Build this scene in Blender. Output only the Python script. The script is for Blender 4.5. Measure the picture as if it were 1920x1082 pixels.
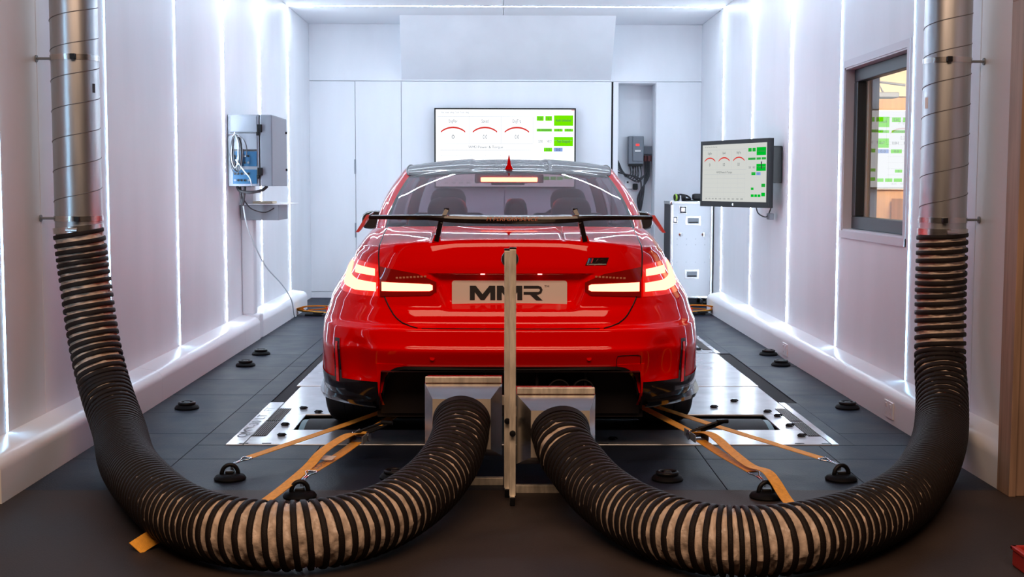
import bpy, bmesh, math, random
import numpy as np
from mathutils import Vector, Matrix
from math import sin, cos, pi, radians as R_

for o in list(bpy.data.objects):
    bpy.data.objects.remove(o, do_unlink=True)
scene = bpy.context.scene
COL = scene.collection
random.seed(7)
rng = np.random.default_rng(7)

# ---------------------------------------------------------------- camera, world, light, exposure
XL, XR, YB, ZC = -2.10, 2.20, 14.17, 3.00          # inner faces of the room
cam_data = bpy.data.cameras.new('camera'); cam = bpy.data.objects.new('camera', cam_data); COL.objects.link(cam)
cam_data.sensor_width = 36.0; cam_data.lens = 2400.0 / 1920.0 * 36.0
cam_data.clip_start = 0.05; cam_data.clip_end = 100
_Mz = Matrix.Rotation(-0.0088, 4, 'Z'); _Mx = Matrix.Rotation(pi/2 - 0.0806, 4, 'X'); _Mr = Matrix.Rotation(0.0021, 4, 'Z')
cam.matrix_world = Matrix.Translation((0, 0, 1.25)) @ _Mz @ _Mx @ _Mr
scene.camera = cam

world = bpy.data.worlds.new('world'); scene.world = world; world.use_nodes = True
bg = world.node_tree.nodes['Background']; bg.inputs[0].default_value = (1.0, 0.74, 0.62, 1); bg.inputs[1].default_value = 0.02

def area(name, loc, size, power, col, look):
    l = bpy.data.lights.new(name, 'AREA'); l.shape = 'RECTANGLE'; l.size, l.size_y = size; l.energy = power; l.color = col
    o = bpy.data.objects.new(name, l); COL.objects.link(o); o.location = loc
    o.rotation_euler = (Vector(look) - Vector(loc)).to_track_quat('-Z', 'Y').to_euler(); return o
area('workshop_lamp', (0.0, 1.2, 4.2), (5.0, 1.7), 215, (1.0, 0.66, 0.45), (0.0, 4.2, 0.1))      # warm ceiling lamp of the workshop behind the bay
area('control_room_lamp', (3.9, 9.8, 2.7), (1.0, 1.0), 190, (1.0, 0.84, 0.66), (3.9, 12.4, 0.9))
LED = 120.0
scene.view_settings.view_transform = 'Standard'; scene.view_settings.look = 'None'
scene.view_settings.exposure = 0.0; scene.view_settings.gamma = 1.0; scene.view_settings.use_curve_mapping = False
try:
    cy = scene.cycles
    cy.use_denoising = True; cy.max_bounces = 10; cy.diffuse_bounces = 5; cy.glossy_bounces = 5; cy.transparent_max_bounces = 16
    cy.sample_clamp_indirect = 6.0; cy.caustics_reflective = False; cy.caustics_refractive = False
except Exception: pass

# ---------------------------------------------------------------- materials
def mat(name, col, rough=.5, metal=0., coat=0., coat_r=.03, spec=.5, emit=None, estr=0., noise=None, bump=None, alpha=None, aniso=0.):
    m = bpy.data.materials.new(name); m.use_nodes = True; nt = m.node_tree; b = nt.nodes['Principled BSDF']
    b.inputs['Base Color'].default_value = (*col, 1); b.inputs['Roughness'].default_value = rough; b.inputs['Metallic'].default_value = metal
    b.inputs['Coat Weight'].default_value = coat; b.inputs['Coat Roughness'].default_value = coat_r
    b.inputs['Specular IOR Level'].default_value = spec; b.inputs['Anisotropic'].default_value = aniso
    if emit: b.inputs['Emission Color'].default_value = (*emit, 1); b.inputs['Emission Strength'].default_value = estr
    tc = None
    if noise or bump:
        tc = nt.nodes.new('ShaderNodeTexCoord')
    if noise:   # (scale, amount, stretch)
        mp = nt.nodes.new('ShaderNodeMapping'); mp.inputs['Scale'].default_value = noise[2] if len(noise) > 2 else (1, 1, 1)
        n = nt.nodes.new('ShaderNodeTexNoise'); n.inputs['Scale'].default_value = noise[0]; n.inputs['Detail'].default_value = 6
        mx = nt.nodes.new('ShaderNodeMixRGB'); k = noise[1]
        mx.inputs[1].default_value = (*[c*(1-k) for c in col], 1); mx.inputs[2].default_value = (*[min(1, c*(1+k)) for c in col], 1)
        cr = nt.nodes.new('ShaderNodeValToRGB'); cr.color_ramp.elements[0].position = .35; cr.color_ramp.elements[1].position = .65
        nt.links.new(tc.outputs['Object'], mp.inputs[0]); nt.links.new(mp.outputs[0], n.inputs['Vector']); nt.links.new(n.outputs['Fac'], cr.inputs[0])
        nt.links.new(cr.outputs[0], mx.inputs[0]); nt.links.new(mx.outputs[0], b.inputs['Base Color'])
        if len(noise) > 3:
            mr = nt.nodes.new('ShaderNodeMapRange'); mr.inputs[3].default_value = max(0, rough-noise[3]); mr.inputs[4].default_value = rough+noise[3]
            nt.links.new(n.outputs['Fac'], mr.inputs[0]); nt.links.new(mr.outputs[0], b.inputs['Roughness'])
    if bump:    # (scale, strength, stretch)
        mp2 = nt.nodes.new('ShaderNodeMapping'); mp2.inputs['Scale'].default_value = bump[2] if len(bump) > 2 else (1, 1, 1)
        n2 = nt.nodes.new('ShaderNodeTexNoise'); n2.inputs['Scale'].default_value = bump[0]; n2.inputs['Detail'].default_value = 4
        bp = nt.nodes.new('ShaderNodeBump'); bp.inputs['Strength'].default_value = bump[1]; bp.inputs['Distance'].default_value = .004
        nt.links.new(tc.outputs['Object'], mp2.inputs[0]); nt.links.new(mp2.outputs[0], n2.inputs['Vector'])
        nt.links.new(n2.outputs['Fac'], bp.inputs['Height']); nt.links.new(bp.outputs[0], b.inputs['Normal'])
    return m
def glow(name, col, s):
    m = bpy.data.materials.new(name); m.use_nodes = True; nt = m.node_tree; nt.nodes.remove(nt.nodes['Principled BSDF'])
    e = nt.nodes.new('ShaderNodeEmission'); e.inputs[0].default_value = (*col, 1); e.inputs[1].default_value = s
    nt.links.new(e.outputs[0], nt.nodes['Material Output'].inputs[0]); return m
def glass(name, tint, f0=.05, rough=.0):
    m = bpy.data.materials.new(name); m.use_nodes = True; nt = m.node_tree; nt.nodes.remove(nt.nodes['Principled BSDF'])
    t = nt.nodes.new('ShaderNodeBsdfTransparent'); t.inputs[0].default_value = (*tint, 1)
    g = nt.nodes.new('ShaderNodeBsdfGlossy'); g.inputs['Roughness'].default_value = rough
    lw = nt.nodes.new('ShaderNodeLayerWeight'); p5 = nt.nodes.new('ShaderNodeMath'); p5.operation = 'POWER'; p5.inputs[1].default_value = 4.5
    f = nt.nodes.new('ShaderNodeMath'); f.operation = 'MULTIPLY_ADD'; f.inputs[1].default_value = 1-f0; f.inputs[2].default_value = f0
    nt.links.new(lw.outputs['Facing'], p5.inputs[0]); nt.links.new(p5.outputs[0], f.inputs[0]); lw.inputs[0].default_value = .5
    mx = nt.nodes.new('ShaderNodeMixShader')
    nt.links.new(f.outputs[0], mx.inputs[0]); nt.links.new(t.outputs[0], mx.inputs[1]); nt.links.new(g.outputs[0], mx.inputs[2])
    nt.links.new(mx.outputs[0], nt.nodes['Material Output'].inputs[0]); return m

M = dict(
 wall=mat('white_wall_panel', (.78, .80, .84), .42, noise=(3, .03, (1, 1, .3), .06), bump=(40, .05)),
 ceil=mat('white_ceiling', (.80, .82, .86), .6),
 white=mat('white_gloss_board', (.80, .81, .84), .3),
 dark_gap=mat('black_gap', (.01, .01, .012), .9),
 led=glow('white_led_diffuser', (.74, .87, 1.0), LED), led2=glow('white_led_diffuser_mid', (.50, .76, 1.0), LED*.42), led3=glow('white_led_diffuser_near', (.36, .70, 1.0), LED*.22),
 floor=mat('grey_rubber_floor', (.012, .016, .029), .50, spec=.12, noise=(5, .30, (1, 1, 1), .12), bump=(120, .25)),
 floor2=mat('grey_screed_floor', (.040, .029, .025), .6, spec=.2, noise=(2.5, .22, (1, 1, 1), .12), bump=(160, .2)),
 alu=mat('white_painted_steel_plate', (.55, .57, .60), .22, .45, noise=(6, .06, (1, 1, 1), .08)),
 roller=mat('dark_knurled_roller', (.018, .014, .015), .6, 0, spec=.15, bump=(300, .3)),
 teal=mat('teal_roller_rim', (.06, .13, .15), .45, .3),
 steel_plate=mat('warm_lit_steel_plate', (.62, .55, .46), .45, .4, noise=(8, .08)),  # steel for the hood front plate, warm light on it put into the colour
 galv=mat('galvanised_duct_steel', (.56, .58, .60), .34, .95, noise=(22, .08, (1, 1, .1), .05)),
 steel=mat('brushed_stainless', (.70, .68, .66), .24, 1.0, noise=(30, .05, (.1, 1, 1), .04)),
 steel_post=mat('scratched_steel_tube', (.74, .67, .55), .42, .35, noise=(40, .25, (1, 1, .2), .1)),
 chrome=mat('chrome', (.8, .8, .82), .12, 1.0),
 black=mat('black_plastic', (.006, .006, .007), .42, spec=.25),
 rubber=mat('black_rubber', (.004, .004, .005), .6, spec=.12, bump=(90, .2)),
 fabric=mat('beige_coated_duct_fabric', (.54, .43, .34), .40, noise=(26, .22, (1, 1, 1), .12), bump=(45, .9)),
 rib=mat('black_wear_strip', (.012, .008, .007), .55, spec=.2, bump=(350, .5)),
 seam=mat('pale_stitched_seam', (.62, .47, .38), .5),
 web=mat('orange_webbing', (.95, .42, .04), .65, noise=(60, .12), bump=(260, .5)),
 paper=mat('white_paper_tag', (.8, .78, .76), .6),
 print_black=mat('black_print', (.012, .012, .014), .6),
 green=mat('green_thread', (.02, .25, .18), .6),
 paint=mat('red_car_paint', (.90, .0, .0), .45, .0, .85, .015, spec=.0),
 carbon=mat('black_carbon_lacquer', (.014, .009, .010), .3, 0, .5, .02, spec=.15, noise=(70, .25)),
 roof=mat('black_roof_lacquer', (.010, .007, .010), .35, 0, .42, .02, spec=.04),
 gloss_black=mat('gloss_black_trim', (.010, .008, .009), .16, 0, .6, .04),
 satin=mat('satin_black_trim', (.014, .011, .012), .45),
 tyre=mat('tyre_rubber', (.016, .014, .015), .6, bump=(60, .2)),
 rim=mat('dark_alloy', (.05, .05, .055), .3, .8),
 glass=glass('tinted_car_glass', (.50, .43, .48), .07),
 clear=glass('window_glass', (.93, .95, .95), .045),
 seat=mat('dark_seat_leather', (.022, .014, .018), .5),
 redl=mat('red_lamp_lens', (.20, .0, .001), .08, 0, 1, .01, emit=(1, .012, .0), estr=.75),
 redd=mat('dark_red_lamp_lens', (.10, .0, .001), .08, 0, 1, .01, emit=(1, .01, .0), estr=.10),
 lampbar=glow('lit_tail_lamp', (1.0, .15, .085), 8.5),
 brakebar=glow('lit_brake_lamp', (1.0, .09, .035), 45.0),
 platelamp=glow('plate_lamp', (1.0, .42, .40), 3.0),
 reflector=mat('red_reflector', (.45, .0, .002), .15, 0, 1, .02, emit=(1, 0, 0), estr=.20),
 plate=mat('number_plate_white', (.78, .72, .66), .4),
 lblue=mat('light_blue_enamel', (.10, .30, .70), .3), navy=mat('navy_enamel', (.02, .03, .16), .3), redk=mat('red_enamel', (.6, .01, .02), .3),
 bronze=mat('bronze_print', (.62, .22, .13), .5, .0),
 grey=mat('pale_grey_enclosure', (.20, .22, .26), .45), midgrey=mat('mid_grey_casing', (.16, .18, .21), .5),
 ducttrim=mat('grey_trunking', (.68, .69, .74), .45),
 blue=mat('blue_socket_plate', (.004, .07, .16), .5), case=mat('aluminium_flight_case', (.50, .52, .56), .5, .15),
 case_side=mat('black_case_laminate', (.02, .02, .025), .6), alu_edge=mat('aluminium_edging', (.74, .75, .76), .25, .9),
 cable=mat('dark_grey_cable', (.03, .03, .036), .5), cable_l=mat('pale_cable', (.55, .60, .64), .4),
 wood=mat('pale_door_timber', (.30, .19, .13), .6, noise=(4, .2, (8, 8, .6))), woodw=mat('ply_wall', (.58, .34, .17), .6, noise=(3, .10, (6, 6, .5))),
 woodd=mat('dark_door_leaf', (.09, .045, .03), .5), cream=mat('cream_wall', (.74, .62, .46), .7),
 redp=mat('red_plastic', (.42, .02, .012), .45), dkframe=mat('anthracite_window_frame', (.030, .042, .052), .4),
 pcb=mat('lime_green_cup', (.25, .42, .03), .5),
 scr=glow('lit_screen_white', (.93, .96, 1.0), 1.35), scr2=glow('lit_monitor_pale', (.80, .82, .78), .80), scr3=glow('reflected_screen', (.96, .96, .99), 1.02),  # scr3 glows for the screen reflection added behind the window
 sg=glow('screen_green', (.20, .90, .0), .9), sg2=glow('screen_green_deep', (.0, .55, .03), .9), sr=glow('screen_red', (.78, .05, .04), .9),
 sb=glow('screen_blue', (.28, .42, .85), .9), sk=glow('screen_text', (.10, .12, .14), .8), sl=glow('screen_line', (.62, .66, .70), .8), rled=glow('red_readout', (1, .03, .03), 3.0),
)

M['roof'].node_tree.nodes['Principled BSDF'].inputs['Coat IOR'].default_value = 1.25
M['paint'].node_tree.nodes['Principled BSDF'].inputs['Coat IOR'].default_value = 1.40
# ---------------------------------------------------------------- mesh helpers
class MB:
    def __init__(s): s.v = []; s.f = []
    def add(s, vs, fs):
        n = len(s.v); s.v += [tuple(map(float, v)) for v in vs]; s.f += [tuple(i+n for i in f) for f in fs]; return s
    def box(s, x0, y0, z0, x1, y1, z1):
        if x0 > x1: x0, x1 = x1, x0
        if y0 > y1: y0, y1 = y1, y0
        if z0 > z1: z0, z1 = z1, z0
        return s.add([(x0,y0,z0),(x1,y0,z0),(x1,y1,z0),(x0,y1,z0),(x0,y0,z1),(x1,y0,z1),(x1,y1,z1),(x0,y1,z1)],
              [(3,2,1,0),(4,5,6,7),(0,1,5,4),(1,2,6,5),(2,3,7,6),(3,0,4,7)])
    def bbox(s, x0, y0, z0, x1, y1, z1, b=.004):       # bevelled box
        bm = bmesh.new(); m = MB().box(x0,y0,z0,x1,y1,z1); vs = [bm.verts.new(v) for v in m.v]
        for f in m.f: bm.faces.new([vs[i] for i in f])
        bmesh.ops.bevel(bm, geom=list(bm.edges), offset=b, segments=2, profile=.5, affect='EDGES')
        bm.verts.index_update(); s.add([v.co[:] for v in bm.verts], [[v.index for v in f.verts] for f in bm.faces]); bm.free(); return s
    def obox(s, c, ax, ay, az, hx, hy, hz):            # oriented box
        c, ax, ay, az = map(Vector, (c, ax, ay, az)); vs = []
        for k in (-1, 1):
            for i, j in ((-1,-1),(1,-1),(1,1),(-1,1)): vs.append(c + ax*hx*i + ay*hy*j + az*hz*k)
        return s.add(vs, [(3,2,1,0),(4,5,6,7),(0,1,5,4),(1,2,6,5),(2,3,7,6),(3,0,4,7)])
    def tube(s, pts, r, n=8, cap=True, closed=False):
        P = [Vector(p) for p in pts]; L = len(P); rs = r if hasattr(r, '__len__') else [r]*L
        T = [((P[(i+1) % L] - P[i-1]) if closed else (P[min(i+1, L-1)] - P[max(i-1, 0)])).normalized() for i in range(L)]
        u = T[0].orthogonal().normalized(); vs = []
        for i in range(L):
            u = (u - T[i]*u.dot(T[i])).normalized(); w = T[i].cross(u)
            for k in range(n):
                a = 2*pi*k/n; vs.append(P[i] + (u*cos(a) + w*sin(a))*rs[i])
        fs = [(i*n+k, i*n+(k+1) % n, (i+1)*n+(k+1) % n, (i+1)*n+k) for i in range(L-1) for k in range(n)]
        if closed:
            fs += [((L-1)*n+k, (L-1)*n+(k+1) % n, (k+1) % n, k) for k in range(n)]
        elif cap: fs += [tuple(reversed(range(n))), tuple(range((L-1)*n, L*n))]
        return s.add(vs, fs)
    def cyl(s, a, b, r, n=24, r2=None): return s.tube([a, b], [r, r if r2 is None else r2], n)
    def lathe(s, c, axis, prof, n=32):                 # prof (radius, height along axis)
        c = Vector(c); ax = Vector(axis).normalized(); u = ax.orthogonal().normalized(); w = ax.cross(u); vs = []
        for r, h in prof:
            for k in range(n):
                a = 2*pi*k/n; vs.append(c + ax*h + (u*cos(a) + w*sin(a))*max(r, 1e-5))
        return s.add(vs, [(i*n+k, i*n+(k+1) % n, (i+1)*n+(k+1) % n, (i+1)*n+k) for i in range(len(prof)-1) for k in range(n)])
    def prism(s, poly, fn, d0, d1):                    # polygon (a,b) with fn(a,b,d)->xyz between depths
        n = len(poly)
        return s.add([fn(a, b, d0) for a, b in poly] + [fn(a, b, d1) for a, b in poly],
              [tuple(reversed(range(n))), tuple(range(n, 2*n))] + [(i, (i+1) % n, n+(i+1) % n, n+i) for i in range(n)])
    def grid(s, G, flip=False):                        # G[i][j] -> xyz
        nr, nc = len(G), len(G[0]); vs = [p for row in G for p in row]
        fs = [(i*nc+j, i*nc+j+1, (i+1)*nc+j+1, (i+1)*nc+j) for i in range(nr-1) for j in range(nc-1)]
        if flip: fs = [tuple(reversed(f)) for f in fs]
        return s.add(vs, fs)
def catmull(P, n=8):
    P = [Vector(p) for p in P]; out = []
    for i in range(len(P)-1):
        a, b, c, d = P[max(i-1, 0)], P[i], P[i+1], P[min(i+2, len(P)-1)]
        for k in range(n):
            t = k/n; out.append(.5*((2*b) + (c-a)*t + (2*a-5*b+4*c-d)*t*t + (3*b-a-3*c+d)*t**3))
    return out + [P[-1]]

def thing(name, label, cat, loc=(0, 0, 0), group=None):
    o = bpy.data.objects.new(name, None); COL.objects.link(o); o.location = loc; o.empty_display_size = .1
    o['label'] = label; o['category'] = cat
    if group: o['group'] = group
    return o
def struct_root(name, loc=(0, 0, 0)):
    o = bpy.data.objects.new(name, None); COL.objects.link(o); o.location = loc; o['kind'] = 'structure'; return o
def wroot(p):
    v = Vector((0, 0, 0))
    while p: v += p.location; p = p.parent
    return v
def obj(name, mb, m, parent=None, smooth=False, world=True, label=None, cat=None, group=None, kind=None, sub=0, angle=None):
    """one mesh object; coordinates are world ones unless world=False"""
    V = np.array(mb.v, dtype=float)
    if parent is not None:
        off = np.array(wroot(parent)) if world else np.zeros(3); loc = (0, 0, 0)
    else:
        lo, hi = V.min(0), V.max(0); off = np.array([(lo[0]+hi[0])/2, (lo[1]+hi[1])/2, lo[2]]); loc = tuple(off)
    me = bpy.data.meshes.new(name); me.from_pydata((V-off).tolist(), [], mb.f); me.update()
    o = bpy.data.objects.new(name, me); COL.objects.link(o); o.location = loc
    if isinstance(m, str): m = M[m]
    me.materials.append(m)
    if smooth: me.polygons.foreach_set('use_smooth', [True]*len(me.polygons))
    if angle is not None:
        me.polygons.foreach_set('use_smooth', [True]*len(me.polygons)); me.set_sharp_from_angle(angle=R_(angle))
    if parent is not None: o.parent = parent
    if label: o['label'] = label
    if cat: o['category'] = cat
    if group: o['group'] = group
    if kind: o['kind'] = kind
    return o
def copy_tree(o, loc=None, label=None, parent=None, group=None):
    c = o.copy(); COL.objects.link(c); c.parent = parent
    if loc is not None: c.location = loc
    if label: c['label'] = label
    for ch in [x for x in bpy.data.objects if x.parent == o]: copy_tree(ch, None, None, c)
    return c
_tc = {}
def text(s, size=1.0, shear=0., bold=0.):
    """outline of a line of text, centred at 0, as (verts2d, faces), cap height ~ .7*size"""
    key = (s, shear, bold)
    if key not in _tc:
        c = bpy.data.curves.new('t', 'FONT'); c.body = s; c.size = 1; c.shear = shear; c.offset = bold; c.align_x = 'CENTER'; c.resolution_u = 3
        o = bpy.data.objects.new('t', c); me = None
        try:
            me = o.to_mesh(); assert len(me.vertices)
        except Exception:
            COL.objects.link(o); dg = bpy.context.evaluated_depsgraph_get(); me = o.evaluated_get(dg).to_mesh()
        _tc[key] = ([(v.co.x, v.co.y) for v in me.vertices], [tuple(p.vertices) for p in me.polygons])
        bpy.data.objects.remove(o, do_unlink=True)
    v, f = _tc[key]
    return [(x*size, y*size) for x, y in v], f
def put_text(mb, s, size, fn, width=None, shear=0., bold=0.):
    v, f = text(s, size, shear, bold)
    if width:
        w = max(x for x, _ in v) - min(x for x, _ in v); v = [(x*width/w, y) for x, y in v]
    mb.add([fn(x, y) for x, y in v], f)
def bars(c): return c

# ================================================================ SETTING
STRIPS = [12.76, 11.27, 9.79, 8.345, 6.875, 5.40]
YF = 4.95          # the bay opens here onto the dark workshop behind the camera
def panels(y0, y1, cuts, gap):
    ys = sorted([c for c in cuts if y0 < c < y1]); edges = [y0]+ys+[y1]
    return [(a+gap/2 if a != y0 else a, b-gap/2 if b != y1 else b) for a, b in zip(edges[:-1], edges[1:])]
wl = struct_root('wall_left', (XL, 6, 0)); wr = struct_root('wall_right', (XR, 6, 0))
obj('wall_backing', MB().box(XL-.12, YF, 0, XL-.012, YB+.12, ZC+.1), 'wall', wl)
cutsL = STRIPS + [5.87]
for a, b in panels(YF, YB, cutsL, .006):
    obj('wall_panel', MB().bbox(XL-.012, a, 0, XL, b, ZC, .002), 'wall', wl)
# right wall with the control-room window (y 6.98..8.25, z .965..2.0) and a doorway (y 4.2..5.14)
WY0, WY1, WZ0, WZ1 = 6.98, 8.24, .965, 1.998
DY0, DY1, DZ = 4.22, 5.12, 2.02
mb = MB()
mb.box(XR+.012, 5.19, 0, XR+.22, WY0, ZC+.1).box(XR+.012, WY1, 0, XR+.22, YB+.12, ZC+.1).box(XR+.012, WY0, 0, XR+.22, WY1, WZ0).box(XR+.012, WY0, WZ1, XR+.22, WY1, ZC+.1)
obj('wall_backing', mb, 'wall', wr)
for a, b in panels(5.19, YB, STRIPS + [5.92], .006):
    m_ = MB(); x0, x1 = XR, XR+.012
    if a < WY0 and b > WY1:
        m_.box(x0, a, 0, x1, WY0, ZC).box(x0, WY1, 0, x1, b, ZC).box(x0, WY0, 0, x1, WY1, WZ0).box(x0, WY0, WZ1, x1, WY1, ZC)
    else: m_.bbox(x0, a, 0, x1, b, ZC, .002)
    obj('wall_panel', m_, 'wall', wr)
# ceiling
ce = struct_root('ceiling', (0, 6, ZC))
obj('ceiling_slab', MB().box(XL-.12, YF, ZC+.015, XR+.22, YB+.12, ZC+.12), 'ceil', ce)
for a, b in panels(YF, YB, STRIPS + [], .006):
    for xa, xb in ((XL, .02), (.026, XR)): obj('ceiling_panel', MB().bbox(xa, a, ZC, xb, b, ZC+.015, .002), 'ceil', ce)
# back wall : lower door panels, niche, upper boards, sloping hood
wb = struct_root('wall_back', (0, YB, 0))
NX0, NX1 = 1.29, 1.70
mb = MB().box(XL-.1, YB+.02, 0, NX0, YB+.14, ZC).box(NX1, YB+.02, 0, XR+.1, YB+.14, ZC).box(NX0, YB+.02, 2.37, NX1, YB+.14, ZC)
mb.box(NX0-.02, YB+.38, 0, NX1+.02, YB+.42, 2.4).box(NX0-.03, YB+.14, 0, NX0-.005, YB+.42, 2.4).box(NX1+.005, YB+.14, 0, NX1+.03, YB+.42, 2.4).box(NX0-.03, YB+.14, 2.37, NX1+.03, YB+.42, 2.4)
obj('wall_backing', mb, 'wall', wb)
for x0, x1, z0, z1 in ((XL, -1.603, .07, 2.38), (-1.597, -1.098, .07, 2.38), (-1.092, 1.212, .07, 2.38), (1.704, XR, .07, 2.38), (XL, -1.06, 2.386, ZC), (1.20, XR, 2.386, ZC), (-1.057, 1.197, 2.386, ZC)):
    obj('door_panel' if z0 < 1 else 'wall_panel', MB().bbox(x0, YB-.004, z0, x1, YB+.02, z1, .002), 'wall', wb)
obj('door_jamb', MB().bbox(1.232, YB-.02, 0, 1.288, YB+.02, 2.38, .003), 'white', wb)
obj('door_gap', MB().box(1.2135, YB+.006, .05, 1.231, YB+.02, 2.38), 'dark_gap', wb)
mb = MB().add([(-1.05, 13.42, ZC), (1.19, 13.42, ZC), (1.205, YB-.004, 2.40), (-1.09, YB-.004, 2.40), (-1.05, YB, ZC), (1.19, YB, ZC)], [(0,1,2,3), (0,3,4), (1,5,2), (0,4,5,1), (3,2,5,4)])
obj('sloping_hood', mb, 'wall', wb)
obj('kick_board', MB().bbox(XL, YB-.002, 0, 1.22, YB+.015, .065, .002), 'wall', wb)
for z in (1.45, .75): obj('hinge', MB().bbox(-1.612, YB-.012, z-.08, -1.596, YB-.003, z+.08, .002), 'grey', wb)
# baseboards : boxed skirting with a rounded top edge
def skirting(name, sgn, xw, y0, y1):
    r = struct_root(name, (xw, (y0+y1)/2, 0)); xf = xw - sgn*.145; prof = [(xw, 0), (xf, 0), (xf, .125)]
    for k in range(1, 8): a = k/8*pi/2; prof.append((xf + sgn*.055*(1-cos(a)), .125 + .055*sin(a)))
    prof += [(xf+sgn*.06, .18), (xw, .195)]
    ys = np.arange(y0, y1, 2.4).tolist() + [y1]
    for a, b in zip(ys[:-1], ys[1:]):
        obj('skirting_length', MB().prism(prof, lambda p, q, d: (p, d, q), a+.001, b-.001), 'white', r, angle=30)
    return r
skirting('baseboard_left', -1, XL, YF, 10.37)
skirting('baseboard_left.001', -1, XL, 10.50, 12.9)
bbr = skirting('baseboard_right', 1, XR, 5.20, 12.7)
for b_ in (bpy.data.objects['baseboard_left.001'],): b_['kind'] = 'structure'
# floor: rubber tiles round the dyno bed, smooth screed in front
DX0, DX1, DD0, DD1 = -1.325, 1.64, 6.09, 10.95
fl = struct_root('floor', (0, 6, 0))
GAPX = .07
mb = MB().box(-7, -5, -.9, 7, 5.178, 0)
obj('screed', mb, 'floor2', fl)
mb = MB().box(XL-.1, 5.178, -1.1, DX0-.001, YB+.5, -.018).box(DX1+GAPX, 5.178, -1.1, XR+1.6, YB+.5, -.018).box(DX0-.001, 5.178, -1.1, DX1+GAPX, DD0-.002, -.018).box(DX0-.001, DD1+.002, -1.1, DX1+GAPX, YB+.5, -.018)
mb.box(DX0-.1, DD0-.1, -1.15, DX1+.1, DD1+.1, -1.1)
obj('floor_base', mb, 'dark_gap', fl)
gx = [XL-.02] + [-1.465+.6*k for k in range(7)] + [XR+.02]; gy = [5.178+.6*k for k in range(16)]
def tile(x0, y0, x1, y1):
    if x1-x0 < .02 or y1-y0 < .02: return
    obj('floor_tile', MB().bbox(x0+.0015, y0+.0015, -.018, x1-.0015, y1-.0015, random.uniform(-.0008, 0), .0015), 'floor', fl)
for i in range(len(gx)-1):
    for j in range(len(gy)-1):
        x0, x1, y0, y1 = gx[i], gx[i+1], gy[j], gy[j+1]
        if y1 <= DD0 or y0 >= DD1 or x1 <= DX0 or x0 >= DX1+GAPX: tile(x0, y0, x1, y1); continue
        if y0 < DD0: tile(x0, y0, x1, DD0); y0 = DD0
        if y1 > DD1: tile(x0, DD1, x1, y1); y1 = DD1
        if x0 < DX0: tile(x0, y0, DX0, y1)
        if x1 > DX1+GAPX: tile(DX1+GAPX, y0, x1, y1)
# control-room window
wn = struct_root('window_1', (XR+.1, (WY0+WY1)/2, WZ0))
t_ = .045
mb = MB().box(XR-.006, WY0-t_, WZ0-t_, XR+.004, WY0, WZ1+t_).box(XR-.006, WY1, WZ0-t_, XR+.004, WY1+t_*.6, WZ1+t_).box(XR-.006, WY0, WZ1, XR+.004, WY1, WZ1+t_).box(XR-.012, WY0-t_, WZ0-t_, XR+.004, WY1+t_*.6, WZ0)
mb.box(XR, WY0, WZ0, XR+.2, WY0+.01, WZ1).box(XR, WY1-.01, WZ0, XR+.2, WY1, WZ1).box(XR, WY0, WZ0, XR+.2, WY1, WZ0+.01).box(XR, WY0, WZ1-.01, XR+.2, WY1, WZ1)
obj('window_reveal', mb, 'ducttrim', wn)
fx0, fx1 = XR+.055, XR+.115; fw = .080
mb = MB().bbox(fx0, WY0+.01, WZ0+.01, fx1, WY1-.01, WZ0+.01+fw, .006).bbox(fx0, WY0+.01, WZ1-.01-fw, fx1, WY1-.01, WZ1-.01, .006).bbox(fx0, WY0+.01, WZ0+.01+fw, fx1, WY0+.01+fw, WZ1-.01-fw, .006).bbox(fx0, WY1-.01-fw, WZ0+.01+fw, fx1, WY1-.01, WZ1-.01-fw, .006)
obj('window_frame', mb, 'dkframe', wn)
obj('inner_bead', MB().box(fx1, WY1-.13, WZ0+.09, fx1+.014, WY1-.105, WZ1-.09).box(fx1, WY1-.135, WZ0+.09, fx1+.01, WY1-.13, WZ1-.09), 'cream', wn)
obj('pane', MB().add([(fx0+.03, WY0+.08, WZ0+.08), (fx0+.03, WY1-.08, WZ0+.08), (fx0+.03, WY1-.08, WZ1-.08), (fx0+.03, WY0+.08, WZ1-.08)], [(0, 1, 2, 3)]), 'clear', wn)
# control room beyond the window
cr = struct_root('wall_control_room', (3.6, 12.5, 0))
obj('rear_wall_lining', MB().box(XR+.22, 12.5, 0, 5.6, 12.6, 2.105), 'woodw', cr)
obj('rear_wall_plaster', MB().box(XR+.22, 12.49, 2.115, 5.6, 12.6, 2.9), 'cream', cr)
obj('side_wall', MB().box(5.5, 5.2, 0, 5.6, 12.6, 2.9), 'cream', cr)
obj('floor_control_room', MB().box(XR+1.6, 5.2, -.1, 5.6, 12.6, 0), 'floor2', cr)
obj('ceiling_control_room', MB().box(XR+.22, 5.2, 2.9, 5.6, 12.6, 3.0), 'cream', cr)
obj('near_wall', MB().box(XR+.22, 5.15, 0, 5.6, 5.2, 2.9), 'cream', cr)
# doorway on the right
dr = struct_root('door_1', (2.6, 5.12, 0))
for k, (xa, d, zt) in enumerate(((2.050, .0, 1.985), (2.078, .012, 1.955), (2.118, .004, 1.915), (2.150, .022, 1.885))):
    xb = (2.078, 2.118, 2.150, 2.26)[k]
    obj('frame_board', MB().bbox(xa, 5.06+d, 0, xb, 5.19, zt, .003), 'wood', dr)
    obj('frame_header', MB().bbox(xa, 5.06+d, zt-.001, 3.20, 5.19, zt+(.03 if k < 3 else .0301), .003), 'wood', dr)
obj('frame_board', MB().bbox(3.06, 5.07, 0, 3.20, 5.19, 1.884, .003), 'wood', dr)
lf = obj('door_leaf', MB().bbox(2.265, 5.11, .008, 3.055, 5.15, 1.88, .003), 'woodd', dr)
obj('door_handle', MB().tube([(2.95, 5.11, 1.0), (2.95, 5.06, 1.0), (2.85, 5.055, 1.0)], .009), 'chrome', lf)
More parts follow.
